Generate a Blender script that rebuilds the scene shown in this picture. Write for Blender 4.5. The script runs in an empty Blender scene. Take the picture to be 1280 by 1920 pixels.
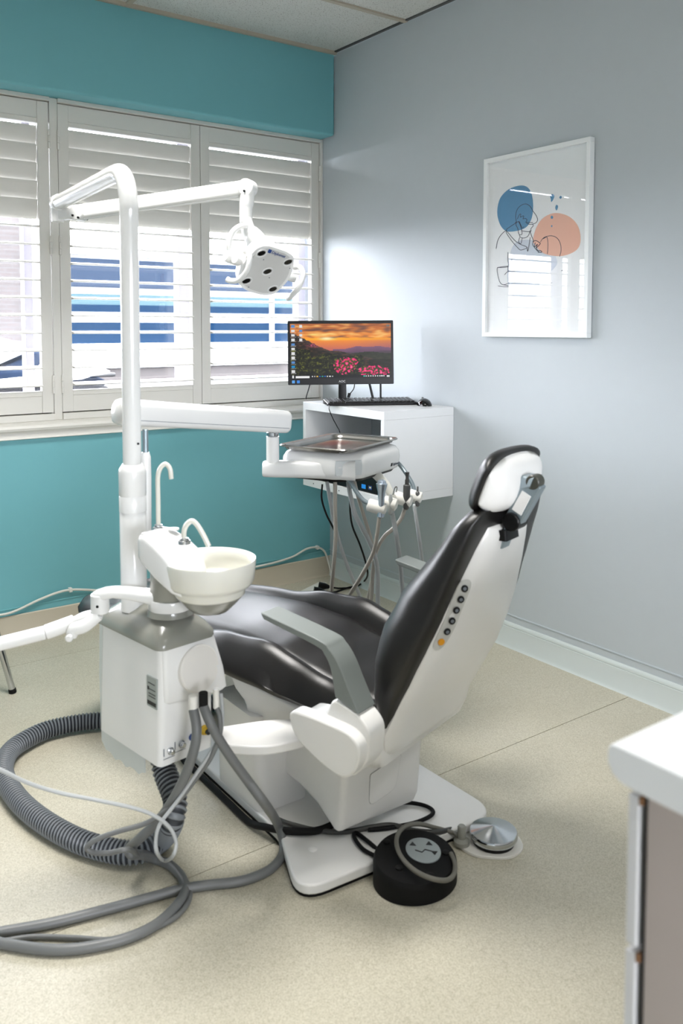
import bpy, bmesh, math, random
from mathutils import Vector, Matrix, noise
random.seed(7)
PI = math.pi
C = bpy.context.scene.collection
SC = bpy.context.scene

# ------------------------------------------------------------------ camera
F_PX, PP_Y = 1608.05, 711.44
YAW, PITCH, ROLL = 0.6289, 0.0604, 0.0012
CAM = Vector((-2.59, -3.6623, 1.3077))
fw = Vector((math.sin(YAW)*math.cos(PITCH), math.cos(YAW)*math.cos(PITCH), -math.sin(PITCH)))
_r = Vector((math.cos(YAW), -math.sin(YAW), 0)); _u = _r.cross(fw)
rt = math.cos(ROLL)*_r + math.sin(ROLL)*_u
up = -math.sin(ROLL)*_r + math.cos(ROLL)*_u
cd = bpy.data.cameras.new('camera'); cam = bpy.data.objects.new('camera', cd); C.objects.link(cam)
cd.sensor_fit = 'VERTICAL'; cd.sensor_height = 36; cd.sensor_width = 24
cd.lens = F_PX/1920*36; cd.shift_y = -(960-PP_Y)/1920
cd.clip_start = .05; cd.clip_end = 200
cam.matrix_world = Matrix(((rt.x, up.x, -fw.x, CAM.x), (rt.y, up.y, -fw.y, CAM.y), (rt.z, up.z, -fw.z, CAM.z), (0, 0, 0, 1)))
cd.dof.use_dof = True; cd.dof.focus_distance = 3.5; cd.dof.aperture_fstop = 4.4
SC.camera = cam

# ------------------------------------------------------------------ world, light, exposure
W = bpy.data.worlds.new('World'); SC.world = W; W.use_nodes = True
bg = W.node_tree.nodes['Background']; bg.inputs[0].default_value = (.90, .93, 1, 1); bg.inputs[1].default_value = 28.0
SC.view_settings.view_transform = 'Standard'; SC.view_settings.look = 'None'
SC.view_settings.exposure = 0.0; SC.view_settings.gamma = 1.0
SC.view_settings.use_curve_mapping = False
SC.cycles.use_denoising = True
SC.cycles.max_bounces = 10; SC.cycles.diffuse_bounces = 6; SC.cycles.transparent_max_bounces = 16
SC.cycles.sample_clamp_indirect = 6
# sky portal filling the window opening
pl = bpy.data.lights.new('window_portal', 'AREA'); pl.shape = 'RECTANGLE'; pl.size = 3.4; pl.size_y = 1.35
pl.cycles.is_portal = True
po = bpy.data.objects.new('window_portal', pl); C.objects.link(po)
po.location = (-1.72, .30, 1.6); po.rotation_euler = (-PI/2, 0, 0)
p2 = bpy.data.lights.new('rear_portal', 'AREA'); p2.shape = 'RECTANGLE'; p2.size = 3.2; p2.size_y = 1.25; p2.cycles.is_portal = True
p2o = bpy.data.objects.new('rear_portal', p2); C.objects.link(p2o); p2o.location = (-2.2, -7.61, 1.275); p2o.rotation_euler = (PI/2, 0, 0)
# ceiling troffers of the room (their fittings are built with the ceiling)
TROFFERS = [(-1.717, -1.515), (-1.717, -3.955), (-2.937, -6.4)]
TROFFER_W = [30, 14, 6]
for i, (x, y) in enumerate(TROFFERS):
    l = bpy.data.lights.new('troffer_light', 'AREA'); l.shape = 'RECTANGLE'; l.size = 1.1; l.size_y = .5
    l.energy = TROFFER_W[i]; l.spread = math.radians(105); l.color = (1, .975, .94)
    o = bpy.data.objects.new('troffer_light', l); C.objects.link(o); o.location = (x, y, 2.68)

# ------------------------------------------------------------------ helpers
def _ray(x, y): return fw + rt*((x-640)/F_PX) - up*((y-PP_Y)/F_PX)
def U(x, y, t): return CAM + _ray(x, y)*t
def UZ(x, y, z): d = _ray(x, y); return CAM + d*((z-CAM.z)/d.z)
def UY(x, y, Y): d = _ray(x, y); return CAM + d*((Y-CAM.y)/d.y)
def UX(x, y, X): d = _ray(x, y); return CAM + d*((X-CAM.x)/d.x)

def lin(c): return tuple(((v/255)/12.92 if v/255 <= .04045 else ((v/255+.055)/1.055)**2.4) for v in c)
MATS = {}
def mat(name, rgb, rough=.5, metal=0, spec=.5, coat=0, noise_amt=0, noise_scale=20, bump=0, bump_scale=200, alpha=1, trans=0, sss=0, emit=None):
    if name in MATS: return MATS[name]
    m = bpy.data.materials.new(name); m.use_nodes = True; nt = m.node_tree; b = nt.nodes['Principled BSDF']
    col = lin(rgb)+(1,)
    b.inputs['Base Color'].default_value = col; b.inputs['Roughness'].default_value = rough
    b.inputs['Metallic'].default_value = metal; b.inputs['Specular IOR Level'].default_value = spec
    b.inputs['Coat Weight'].default_value = coat; b.inputs['Coat Roughness'].default_value = .08
    b.inputs['Transmission Weight'].default_value = trans
    if sss: b.inputs['Subsurface Weight'].default_value = sss; b.inputs['Subsurface Radius'].default_value = (.02, .018, .012)
    b.inputs['Alpha'].default_value = alpha
    if emit: b.inputs['Emission Color'].default_value = lin(emit[0])+(1,); b.inputs['Emission Strength'].default_value = emit[1]
    tc = nt.nodes.new('ShaderNodeTexCoord')
    n = nt.nodes.new('ShaderNodeTexNoise'); n.inputs['Scale'].default_value = noise_scale; n.inputs['Detail'].default_value = 4
    nt.links.new(tc.outputs['Object'], n.inputs['Vector'])
    a = noise_amt or .015
    mx = nt.nodes.new('ShaderNodeMix'); mx.data_type = 'RGBA'
    mx.inputs['A'].default_value = tuple(v*(1-a) for v in col[:3])+(1,); mx.inputs['B'].default_value = tuple(min(1, v*(1+a)) for v in col[:3])+(1,)
    nt.links.new(n.outputs['Fac'], mx.inputs['Factor']); nt.links.new(mx.outputs['Result'], b.inputs['Base Color'])
    if bump:
        n2 = nt.nodes.new('ShaderNodeTexNoise'); n2.inputs['Scale'].default_value = bump_scale; n2.inputs['Detail'].default_value = 3
        nt.links.new(tc.outputs['Object'], n2.inputs['Vector'])
        bp = nt.nodes.new('ShaderNodeBump'); bp.inputs['Strength'].default_value = bump; bp.inputs['Distance'].default_value = .002
        nt.links.new(n2.outputs['Fac'], bp.inputs['Height']); nt.links.new(bp.outputs['Normal'], b.inputs['Normal'])
    MATS[name] = m; return m

def catmull(pts, sub=8):
    P = [Vector(p) for p in pts]
    if len(P) < 3 or sub < 2: return P
    out = []
    for i in range(len(P)-1):
        p0 = P[i-1] if i else P[0]*2-P[1]; p1, p2 = P[i], P[i+1]
        p3 = P[i+2] if i+2 < len(P) else P[-1]*2-P[-2]
        for k in range(sub):
            t = k/sub
            out.append(.5*((2*p1)+(p2-p0)*t+(2*p0-5*p1+4*p2-p3)*t*t+(3*p1-p0-3*p2+p3)*t**3))
    out.append(P[-1]); return out
def interp(tab, x):
    if x <= tab[0][0]: return tab[0][1]
    for (a, va), (b, vb) in zip(tab, tab[1:]):
        if x <= b:
            t = (x-a)/(b-a); t2 = t*t*(3-2*t)*.5+t*.5
            return va+(vb-va)*t2
    return tab[-1][1]
def rrect(w, h, r, n=6, cx=0, cy=0):
    r = min(r, w/2-1e-5, h/2-1e-5); o = []
    for sx, sy, a0 in ((1, 1, 0), (-1, 1, 90), (-1, -1, 180), (1, -1, 270)):
        for k in range(n+1):
            a = math.radians(a0+90*k/n)
            o.append((cx+sx*(w/2-r)+r*math.cos(a), cy+sy*(h/2-r)+r*math.sin(a)))
    return o
def smooth_poly(pts, sub=6):
    n = len(pts); P = [Vector((p[0], p[1], 0)) for p in pts]; o = []
    for i in range(n):
        p0, p1, p2, p3 = P[i-1], P[i], P[(i+1) % n], P[(i+2) % n]
        for k in range(sub):
            t = k/sub; q = .5*((2*p1)+(p2-p0)*t+(2*p0-5*p1+4*p2-p3)*t*t+(3*p1-p0-3*p2+p3)*t**3)
            o.append((q.x, q.y))
    return o
def round_poly(pts, r, n=4):
    N = len(pts); o = []
    for i in range(N):
        p = Vector(pts[i]).to_2d(); a = Vector(pts[i-1]).to_2d()-p; b = Vector(pts[(i+1) % N]).to_2d()-p
        rr = min(r if not isinstance(r, (list, tuple)) else r[i], a.length*.45, b.length*.45)
        A = p+a.normalized()*rr; B = p+b.normalized()*rr
        for k in range(n+1):
            t = k/n; q = A*(1-t)**2+p*2*t*(1-t)+B*t*t; o.append((q.x, q.y))
    return o

class MB:
    def __init__(s, M=None): s.v = []; s.f = []; s.M = M
    def add(s, vs, fs):
        o = len(s.v)
        s.v += [(s.M @ Vector(v)) if s.M else Vector(v) for v in vs]
        s.f += [tuple(i+o for i in f) for f in fs]; return s
    def box(s, x0, x1, y0, y1, z0, z1):
        return s.add([(x, y, z) for z in (z0, z1) for y in (y0, y1) for x in (x0, x1)],
                     [(0, 2, 3, 1), (4, 5, 7, 6), (0, 1, 5, 4), (2, 6, 7, 3), (0, 4, 6, 2), (1, 3, 7, 5)])
    def loft(s, secs, cap=True):
        n = len(secs[0]); vs = [p for q in secs for p in q]; fs = []
        for i in range(len(secs)-1):
            for k in range(n):
                a = i*n+k; b = i*n+(k+1) % n; fs.append((a, b, b+n, a+n))
        if cap: fs.append(tuple(range(n))[::-1]); fs.append(tuple((len(secs)-1)*n+k for k in range(n)))
        return s.add(vs, fs)
    def prism(s, poly, z0, z1, fn=None):
        fn = fn or (lambda a, b, c: (a, b, c))
        return s.loft([[fn(x, y, z0) for x, y in poly], [fn(x, y, z1) for x, y in poly]])
    def tube(s, path, r, n=12, sub=8, cap=True, flat=None):
        P = catmull(path, sub); m = len(P); secs = []; prev = None
        for i, p in enumerate(P):
            t = (P[min(i+1, m-1)]-P[max(i-1, 0)])
            t = t.normalized() if t.length > 1e-9 else Vector((0, 0, 1))
            if prev is None:
                a = Vector((0, 0, 1)) if abs(t.z) < .9 else Vector((1, 0, 0))
                nx = t.cross(a).normalized()
            else:
                nx = (prev-t*prev.dot(t)).normalized()
            prev = nx; ny = t.cross(nx)
            rr = r(i/(m-1)) if callable(r) else r
            secs.append([p+nx*(rr*math.cos(2*PI*k/n))+ny*((flat or 1)*rr*math.sin(2*PI*k/n)) for k in range(n)])
        return s.loft(secs, cap)
    def lathe(s, prof, o=(0, 0, 0), axis=(0, 0, 1), n=32):
        q = Vector((0, 0, 1)).rotation_difference(Vector(axis).normalized()); o = Vector(o); secs = []
        for r, z in prof:
            secs.append([o+q @ Vector((r*math.cos(2*PI*k/n), r*math.sin(2*PI*k/n), z)) for k in range(n)])
        return s.loft(secs, True)
    def cyl(s, a, b, r, n=20, r2=None):
        a = Vector(a); b = Vector(b); L = (b-a).length; e = min(r, L)*.12; r2 = r if r2 is None else r2
        return s.lathe([(r-e, 0), (r, e), (r2, L-e), (r2-e, L)], a, b-a, n)
    def ball(s, o, rx, ry=None, rz=None, n=20, m=12):
        ry = ry or rx; rz = rz or rx; secs = []
        for i in range(m+1):
            a = -PI/2+PI*i/m; c = max(math.cos(a), 1e-3)
            secs.append([(o[0]+rx*c*math.cos(2*PI*k/n), o[1]+ry*c*math.sin(2*PI*k/n), o[2]+rz*math.sin(a)) for k in range(n)])
        return s.loft(secs)

ORG = {}
def tag(o, label=None, cat=None, group=None, kind=None):
    if label: o['label'] = label
    if cat: o['category'] = cat
    if group: o['group'] = group
    if kind: o['kind'] = kind
    return o
def thing(name, loc, label=None, cat=None, group=None, kind=None):
    o = bpy.data.objects.new(name, None); C.objects.link(o); o.location = loc; o.empty_display_size = .1
    ORG[o] = Vector(loc); return tag(o, label, cat, group, kind)
def build(name, mb, m, parent=None, bevel=0, segs=3, label=None, cat=None, group=None, kind=None, sharp=40, loc=None, flatsh=False):
    org = ORG[parent] if parent else Vector(loc or (0, 0, 0))
    me = bpy.data.meshes.new(name); me.from_pydata([tuple(v-org) for v in mb.v], [], mb.f)
    bm = bmesh.new(); bm.from_mesh(me); bmesh.ops.recalc_face_normals(bm, faces=bm.faces); bm.to_mesh(me); bm.free()
    if not flatsh: me.polygons.foreach_set('use_smooth', [True]*len(me.polygons))
    me.materials.append(m)
    o = bpy.data.objects.new(name, me); C.objects.link(o)
    if parent: o.parent = parent; ORG[o] = org
    else: o.location = org; ORG[o] = org
    if bevel:
        b = o.modifiers.new('bevel', 'BEVEL'); b.width = bevel; b.segments = segs; b.limit_method = 'ANGLE'; b.angle_limit = math.radians(30)
        b.harden_normals = True
    elif not flatsh: me.set_sharp_from_angle(angle=math.radians(sharp))
    return tag(o, label, cat, group, kind)
def copy_part(o, parent, loc=None):
    c = o.copy(); C.objects.link(c); c.parent = parent; ORG[c] = ORG.get(o)
    if loc is not None: c.location = loc
    return c
def text_mb(s, size, fn, depth=.0006, spacing=1):
    cu = bpy.data.curves.new('t', 'FONT'); cu.body = s; cu.size = size; cu.extrude = depth; cu.space_character = spacing
    to = bpy.data.objects.new('t', cu); C.objects.link(to)
    dg = bpy.context.evaluated_depsgraph_get(); me = bpy.data.meshes.new_from_object(to.evaluated_get(dg))
    mb = MB(); mb.add([fn(v.co.x, v.co.y, v.co.z) for v in me.vertices], [tuple(p.vertices) for p in me.polygons])
    bpy.data.objects.remove(to); bpy.data.curves.remove(cu); bpy.data.meshes.remove(me); return mb

# ------------------------------------------------------------------ materials
teal = mat('teal_paint', (108, 172, 180), .55, bump=.05, bump_scale=160)
greyblue = mat('grey_blue_paint', (186, 193, 198), .5, bump=.05, bump_scale=160)
offwall = mat('plain_wall_paint', (168, 174, 178), .6)
trimw = mat('white_trim_paint', (222, 220, 214), .4)
shutw = mat('shutter_paint', (220, 218, 212), .38)
dark_gap = mat('dark_gap', (30, 28, 26), .8)
whitep = mat('white_plastic', (228, 228, 227), .22, coat=.3)
whitep2 = mat('cream_plastic', (220, 216, 208), .3, coat=.1)
whitem = mat('white_enamel_metal', (232, 232, 231), .16, coat=.5)
chairw = mat('chair_shell_plastic', (230, 229, 227), .28, coat=.2)
bowlm = mat('milky_bowl', (220, 219, 210), .18, coat=.3, sss=.2)
greyp = mat('grey_plastic', (138, 138, 130), .2, coat=.3)
padg = mat('grey_arm_rubber', (118, 124, 122), .5)
leather = mat('black_upholstery', (16, 14, 13), .38, spec=.55, bump=.06, bump_scale=500)
blackp = mat('black_plastic', (12, 12, 13), .35, spec=.25)
blackr = mat('black_rubber', (7, 7, 8), .65, spec=.25)
blackg = mat('black_gloss', (10, 10, 11), .12)
chrome = mat('chrome', (200, 203, 206), .12, metal=1)
steel = mat('stainless_steel', (170, 168, 165), .22, metal=1)
silver = mat('silver_grey_metal', (150, 163, 170), .35, metal=.7)
dgrey = mat('dark_grey_metal', (92, 92, 92), .4, metal=.5)
hoseg = mat('grey_hose', (104, 106, 106), .4)
hosel = mat('light_grey_hose', (172, 175, 176), .4)
hoset = mat('taupe_hose', (166, 160, 150), .45)
corr = mat('corrugated_hose', (44, 48, 54), .45)
wcab = mat('white_cable', (214, 212, 204), .45)
lam = mat('white_laminate', (226, 228, 230), .35)
lamedge = mat('cabinet_laminate', (176, 165, 160), .45)
wood = mat('bare_wood_edge', (120, 84, 52), .7)
frost = mat('frosted_plastic', (220, 226, 225), .35, alpha=.66)
yellow = mat('yellow_ring', (214, 176, 40), .4)
amber = mat('amber_button', (222, 150, 20), .4)
bluei = mat('blue_print', (26, 62, 128), .4)
greyi = mat('grey_print', (110, 116, 124), .4)
blacki = mat('black_print', (24, 24, 26), .5)

def glass_mat(name, mixf=.93, tint=(1, 1, 1), base=.04):
    m = bpy.data.materials.new(name); m.use_nodes = True; nt = m.node_tree; nt.nodes.clear()
    out = nt.nodes.new('ShaderNodeOutputMaterial'); t = nt.nodes.new('ShaderNodeBsdfTransparent'); g = nt.nodes.new('ShaderNodeBsdfGlossy')
    t.inputs[0].default_value = tint+(1,); g.inputs['Roughness'].default_value = .02
    lw = nt.nodes.new('ShaderNodeLayerWeight'); lw.inputs['Blend'].default_value = .5
    pw_ = nt.nodes.new('ShaderNodeMath'); pw_.operation = 'POWER'; pw_.inputs[1].default_value = 5
    ma = nt.nodes.new('ShaderNodeMath'); ma.operation = 'MULTIPLY_ADD'; ma.inputs[1].default_value = .95; ma.inputs[2].default_value = .042
    mx = nt.nodes.new('ShaderNodeMixShader')
    nt.links.new(lw.outputs['Facing'], pw_.inputs[0]); nt.links.new(pw_.outputs[0], ma.inputs[0]); nt.links.new(ma.outputs[0], mx.inputs[0])
    nt.links.new(t.outputs[0], mx.inputs[1]); nt.links.new(g.outputs[0], mx.inputs[2])
    nt.links.new(mx.outputs[0], out.inputs[0]); return m
glass = glass_mat('pane_glass')

def floor_mat():
    m = mat('speckled_vinyl', (196, 186, 156), .3, spec=.45); nt = m.node_tree; b = nt.nodes['Principled BSDF']
    tc = nt.nodes.new('ShaderNodeTexCoord')
    def nz(s, d=2): n = nt.nodes.new('ShaderNodeTexNoise'); n.inputs['Scale'].default_value = s; n.inputs['Detail'].default_value = d; nt.links.new(tc.outputs['Object'], n.inputs['Vector']); return n
    v = nt.nodes.new('ShaderNodeTexVoronoi'); v.inputs['Scale'].default_value = 380; nt.links.new(tc.outputs['Object'], v.inputs['Vector'])
    r1 = nt.nodes.new('ShaderNodeValToRGB'); nt.links.new(v.outputs['Color'], r1.inputs[0])
    e = r1.color_ramp.elements; e[0].position = 0; e[0].color = lin((164, 159, 141))+(1,); e[1].position = 1; e[1].color = lin((202, 198, 183))+(1,)
    k = r1.color_ramp.elements.new(.5); k.color = lin((187, 182, 165))+(1,)
    n2 = nz(3.5, 5); mx = nt.nodes.new('ShaderNodeMix'); mx.data_type = 'RGBA'; mx.blend_type = 'MULTIPLY'; mx.inputs['Factor'].default_value = .35
    r2 = nt.nodes.new('ShaderNodeValToRGB'); e = r2.color_ramp.elements; e[0].position = .3; e[0].color = (.78, .76, .70, 1); e[1].position = .65; e[1].color = (1, 1, 1, 1)
    nt.links.new(n2.outputs['Fac'], r2.inputs[0]); nt.links.new(r1.outputs[0], mx.inputs['A']); nt.links.new(r2.outputs[0], mx.inputs['B'])
    nt.links.new(mx.outputs['Result'], b.inputs['Base Color'])
    n3 = nz(120, 2); mr = nt.nodes.new('ShaderNodeMapRange'); mr.inputs['To Min'].default_value = .26; mr.inputs['To Max'].default_value = .5
    nt.links.new(n3.outputs['Fac'], mr.inputs['Value']); nt.links.new(mr.outputs[0], b.inputs['Roughness'])
    return m
vinyl = floor_mat()
def ceil_mat():
    m = mat('ceiling_tile', (214, 214, 208), .85, bump=.4, bump_scale=240); nt = m.node_tree; b = nt.nodes['Principled BSDF']
    tc = nt.nodes.new('ShaderNodeTexCoord'); v = nt.nodes.new('ShaderNodeTexNoise'); v.inputs['Scale'].default_value = 190; v.inputs['Detail'].default_value = 1
    nt.links.new(tc.outputs['Object'], v.inputs['Vector'])
    r = nt.nodes.new('ShaderNodeValToRGB'); e = r.color_ramp.elements; e[0].position = .30; e[0].color = lin((150, 150, 144))+(1,); e[1].position = .40; e[1].color = lin((206, 207, 203))+(1,)
    nt.links.new(v.outputs['Fac'], r.inputs[0]); nt.links.new(r.outputs[0], b.inputs['Base Color']); return m
ctile = ceil_mat()
gridm = mat('ceiling_grid_paint', (176, 168, 152), .5)

# ------------------------------------------------------------------ setting: floor, walls, ceiling
XL, YF, H = -4.3, -7.5, 2.7
fl = thing('floor', (0, 0, 0), kind='structure')
build('subfloor', MB().box(XL, 0, YF, 0, -.08, -.004), mat('floor_joint', (150, 143, 122), .8), fl)
ys = [0, -.297, -1.86, -3.42, -4.98, -6.54, YF]
for a, b in zip(ys, ys[1:]):
    build('floor_sheet', MB().box(XL, 0, b+.0012, a-.0012, -.004, 0), vinyl, fl)
build('wall_back', MB().box(XL, 0, 0, .14, 0, .84).box(XL, -3.47, 0, .14, .84, H).box(-3.47, 0, .11, .14, 2.285, H), teal, kind='structure')
build('wall_right', MB().box(0, .12, YF, .3, 0, H), greyblue, kind='structure')
build('wall_left', MB().box(XL-.12, XL, YF, .14, 0, H), offwall, kind='structure')
RW = (-3.8, -.6, .65, 1.9)      # unseen window added in the rear wall to bring in frontal daylight
build('wall_front', MB().box(XL, RW[0], YF-.12, YF, 0, H).box(RW[1], .0, YF-.12, YF, 0, H).box(RW[0], RW[1], YF-.12, YF, 0, RW[2]).box(RW[0], RW[1], YF-.12, YF, RW[3], H), offwall, kind='structure')
w3 = thing('added_rear_window', ((RW[0]+RW[1])/2, YF-.06, RW[2]), kind='structure')
fr3 = MB()
for x in (RW[0], -2.17, RW[1]-.05): fr3.box(x, x+.05, YF-.10, YF-.03, RW[2], RW[3])
for z in (RW[2], RW[3]-.05): fr3.box(RW[0], RW[1], YF-.10, YF-.03, z, z+.05)
build('window_frame', fr3, trimw, w3)
build('trim_1', MB().box(XL, -.001, -.042, .112, 2.285, 2.699), teal, kind='structure', bevel=.012)
# ceiling: tiles lying in a tee grid
ce = thing('ceiling', (0, 0, H), kind='structure')
build('ceiling_slab', MB().box(XL, 0, YF, .14, H+.03, H+.12), offwall, ce)
gx = [0, -.497, -1.107, -1.717, -2.327, -2.937, -3.547, -4.157, XL]
gy = [-.042, -.60, -1.21, -1.82, -2.43, -3.04, -3.65, -4.26, -4.87, -5.48, -6.09, -6.70, YF]
gx = [0, -1.107, -2.327, -3.547, XL]
for a, b in zip(gx, gx[1:]):
    for c, d in zip(gy, gy[1:]):
        build('ceiling_tile', MB().box(b+.004, a-.004, d+.004, c-.004, H+.004, H+.02), ctile, ce)
for x in gx[1:-1]: build('grid_bar', MB().box(x-.012, x+.012, YF, -.042, H-.003, H+.005), gridm, ce)
for y in gy[1:-1]: build('grid_bar', MB().box(XL, 0, y-.012, y+.012, H-.004, H+.004), gridm, ce)
build('wall_angle', MB().box(XL, -.001, -.060, -.043, H-.012, H+.004), gridm, ce)
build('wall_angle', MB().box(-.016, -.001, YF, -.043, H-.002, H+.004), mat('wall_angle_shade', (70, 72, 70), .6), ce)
for x, y in TROFFERS:
    t = thing('ceiling_light', (x, y, H), 'recessed ceiling troffer out of frame %s' % ('above the dental chair' if y > -2 else 'above the worktop' if y > -5 else 'at the far end behind the camera'), 'light', 'ceiling lights')
    build('housing', MB().box(x-.59, x+.59, y-.29, y-.26, 2.675, 2.7).box(x-.59, x+.59, y+.26, y+.29, 2.675, 2.7).box(x-.59, x-.56, y-.26, y+.26, 2.675, 2.7).box(x+.56, x+.59, y-.26, y+.26, 2.675, 2.7), trimw, t)
    build('diffuser', MB().box(x-.56, x+.56, y-.26, y+.26, 2.688, 2.7), mat('diffuser', (250, 248, 240), .5, emit=((255, 250, 240), 3.0)), t)
# baseboards and paint ridges
bb = MB().prism([(0, 0), (0, .10), (-.004, .104), (-.008, .10), (-.008, .012), (-.016, 0)], XL, 0, lambda a, b, c: (c, a, b))
build('baseboard_back', bb, mat('beige_baseboard', (190, 182, 164), .4), kind='structure')
bb = MB().prism([(0, 0), (0, .104), (-.005, .104), (-.009, .098), (-.009, .088), (-.007, .086), (-.009, .084), (-.009, .012), (-.016, 0)], YF, 0, lambda a, b, c: (a, c, b))
build('baseboard_right', bb, mat('pale_baseboard', (206, 214, 214), .4), kind='structure')
build('trim_2', MB().box(XL, 0, -.003, .001, .130, .1335), mat('ridge_teal', (120, 186, 192), .4), kind='structure')
build('trim_3', MB().box(-.003, .001, YF, 0, .132, .1365), mat('ridge_grey', (196, 204, 212), .4), kind='structure')
# window sill: moulded stool and apron
sp = [(.09, .905), (-.012, .905), (-.028, .898), (-.034, .888), (-.030, .878), (-.018, .872), (-.014, .866), (-.014, .85), (-.02, .843), (0, .838), (.09, .838)]
build('trim_4', MB().prism(sp, XL, -.0015, lambda a, b, c: (c, a, b)), trimw, kind='structure', sharp=25)

# ------------------------------------------------------------------ window with plantation shutters
YW = .085
def slat_mb(x0, x1, tilt):
    n = 14; sec = []
    for k in range(n):
        a = 2*PI*k/n; sec.append((.0425*math.cos(a), .0058*math.sin(a)))
    c, s = math.cos(tilt), math.sin(tilt)
    q = [(p[0]*c-p[1]*s, p[0]*s+p[1]*c) for p in sec]
    return MB().loft([[(x0, p[0], p[1]) for p in q], [(x1, p[0], p[1]) for p in q]])
def shutter(win, x0, x1, hinge_left):
    st = .047; zt, zb = 2.265, .937; zi, zo = 2.173, 1.032; y0, y1 = YW-.004, YW+.028
    m = MB().box(x0, x0+st, y0, y1, zb, zt).box(x1-st, x1, y0, y1, zb, zt)
    m.box(x0+st, x1-st, y0+.002, y1, zi, zt).box(x0+st, x1-st, y0+.002, y1, zb, zo)
    m.box(x0+st, x1-st, y0-.001, y0+.01, zi+.018, zi+.022).box(x0+st, x1-st, y0-.001, y0+.01, zo-.022, zo-.018)
    p = build('shutter_panel', m, shutw, win, bevel=.0025, segs=2)
    a, b = x0+st+.002, x1-st-.002; ymid = YW+.014
    org = ORG[win]; proto = {}
    for i in range(15):
        if i < 5: z, tl = zi-.052-.0775*i, math.radians(-77)
        else: z, tl = 1.738-.0755*(i-5), math.radians(5)
        key = i < 5
        if key not in proto:
            s = build('slat', slat_mb(a, b, tl), shutw, None); s.parent = p; proto[key] = s
            s.location = Vector((0, ymid, z))-org
        else: copy_part(proto[key], p, Vector((0, ymid, z))-org)
    hx = x0 if hinge_left else x1
    for z in (2.11, 1.66, 1.06):
        h = MB().cyl((hx, y0-.006, z-.04), (hx, y0-.006, z-.014), .006, 10).cyl((hx, y0-.006, z-.013), (hx, y0-.006, z+.013), .006, 10).cyl((hx, y0-.006, z+.014), (hx, y0-.006, z+.04), .006, 10)
        build('hinge', h, trimw, p)
    return p
def window(name, x0, x1, xm, ext):
    w = thing(name, ((x0+x1)/2, .1, 1.6), kind='structure')
    f = MB().box(x0-.034, x0, YW-.006, .14, .905, 2.285)
    if x1 > -.5: f.box(x1, x1+.013, YW-.02, .14, .905, 2.285)
    f.box(x0, x1, YW-.02, .14, 2.268, 2.285).box(x0, x1, YW-.02, .14, .905, .933)
    build('shutter_frame', f, shutw, w, bevel=.002, segs=2)
    build('shadow_gap', MB().box(x0, x1, YW+.02, YW+.026, 2.2655, 2.268).box(x0, x1, YW+.02, YW+.026, .933, .9365), dark_gap, w)
    shutter(w, x0+.0015, xm-.001, True); shutter(w, xm+.001, x1-.0015, False)
    # outer sash behind the louvres
    g = MB()
    for a, b in ext: g.box(a, b, .21, .27, .90, 2.32)
    g.box(x0, x1, .21, .27, .88, .96).box(x0, x1, .21, .27, 2.22, 2.32)
    build('sash', g, mat('vinyl_sash', (172, 170, 184), .4), w, bevel=.004)
    build('pane', MB().box(x0, x1, .236, .242, .93, 2.25), glass, w)
build('pane', MB().box(RW[0], RW[1], YF-.068, YF-.062, RW[2], RW[3]), glass, w3)
window('window_1', -2.79, -1.4135, -2.10, [(-2.80, -2.74), (-2.13, -2.07), (-1.492, -1.455)])
window('window_2', -1.377, -.013, -.70, [(-1.40, -1.335), (-.757, -.672), (-.06, -.015)])
# reveal around the opening, out to the sash
build('trim_5', MB().box(-3.47, 0, .14, .30, .80, .90).box(-3.47, 0, .14, .30, 2.285, 2.40).box(-3.47, -2.81, .085, .30, .9, 2.285), mat('reveal_paint', (222, 222, 222), .5), kind='structure')

# ------------------------------------------------------------------ outside the window
snow = mat('snow', (244, 246, 250), .7, bump=.3, bump_scale=6)
dark_ground_m = mat('dark_ground', (62, 64, 68), .8, noise_amt=.15, noise_scale=3)  # ground colour set dark to cut the light bouncing up indoors
build('ground', MB().box(-60, 60, .6, 90, -.6, -.42).box(-60, 60, -90, -7.9, -.6, -.42), dark_ground_m, loc=(0, 20, -.42), kind='structure')
def brick_mat():
    m = mat('outside_brick', (214, 176, 164), .8); nt = m.node_tree; b = nt.nodes['Principled BSDF']
    tc = nt.nodes.new('ShaderNodeTexCoord'); mp = nt.nodes.new('ShaderNodeMapping'); mp.inputs['Rotation'].default_value = (PI/2, 0, 0)
    br = nt.nodes.new('ShaderNodeTexBrick'); br.inputs['Scale'].default_value = 1; br.inputs['Brick Width'].default_value = .22; br.inputs['Row Height'].default_value = .075; br.inputs['Mortar Size'].default_value = .008
    br.inputs['Color1'].default_value = lin((50, 44, 43))+(1,); br.inputs['Color2'].default_value = lin((45, 40, 39))+(1,); br.inputs['Mortar'].default_value = lin((53, 51, 51))+(1,)
    nt.links.new(tc.outputs['Object'], mp.inputs[0]); nt.links.new(mp.outputs[0], br.inputs[0]); nt.links.new(br.outputs[0], b.inputs['Base Color']); return m
brickm = brick_mat()
bglass = mat('outside_blue_glass', (13, 29, 46), .6, spec=0)
bglass2 = mat('outside_sky_glass', (52, 68, 73), .6, spec=0)
bfas = mat('outside_fascia', (33, 41, 53), .6, spec=0)
whites = mat('outside_white_panel', (240, 242, 246), .5)
YB = 22.0
def xo(px, Y=YB): return UY(px, 614, Y).x
def zo(py, Y=YB, px=250): return UY(px, py, Y).z
b = thing('office_building', (6, YB, -.42), 'long low building with blue glass window bands seen through the right shutters', 'building')
xa, xb = xo(100), xo(900)
build('wall', MB().box(xa, xb, YB+.3, YB+6, -.42, zo(476)), whites, b)
build('roof_cap', MB().box(xa-.2, xb, YB-.1, YB+6.2, zo(482), zo(468)), whites, b)
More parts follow.
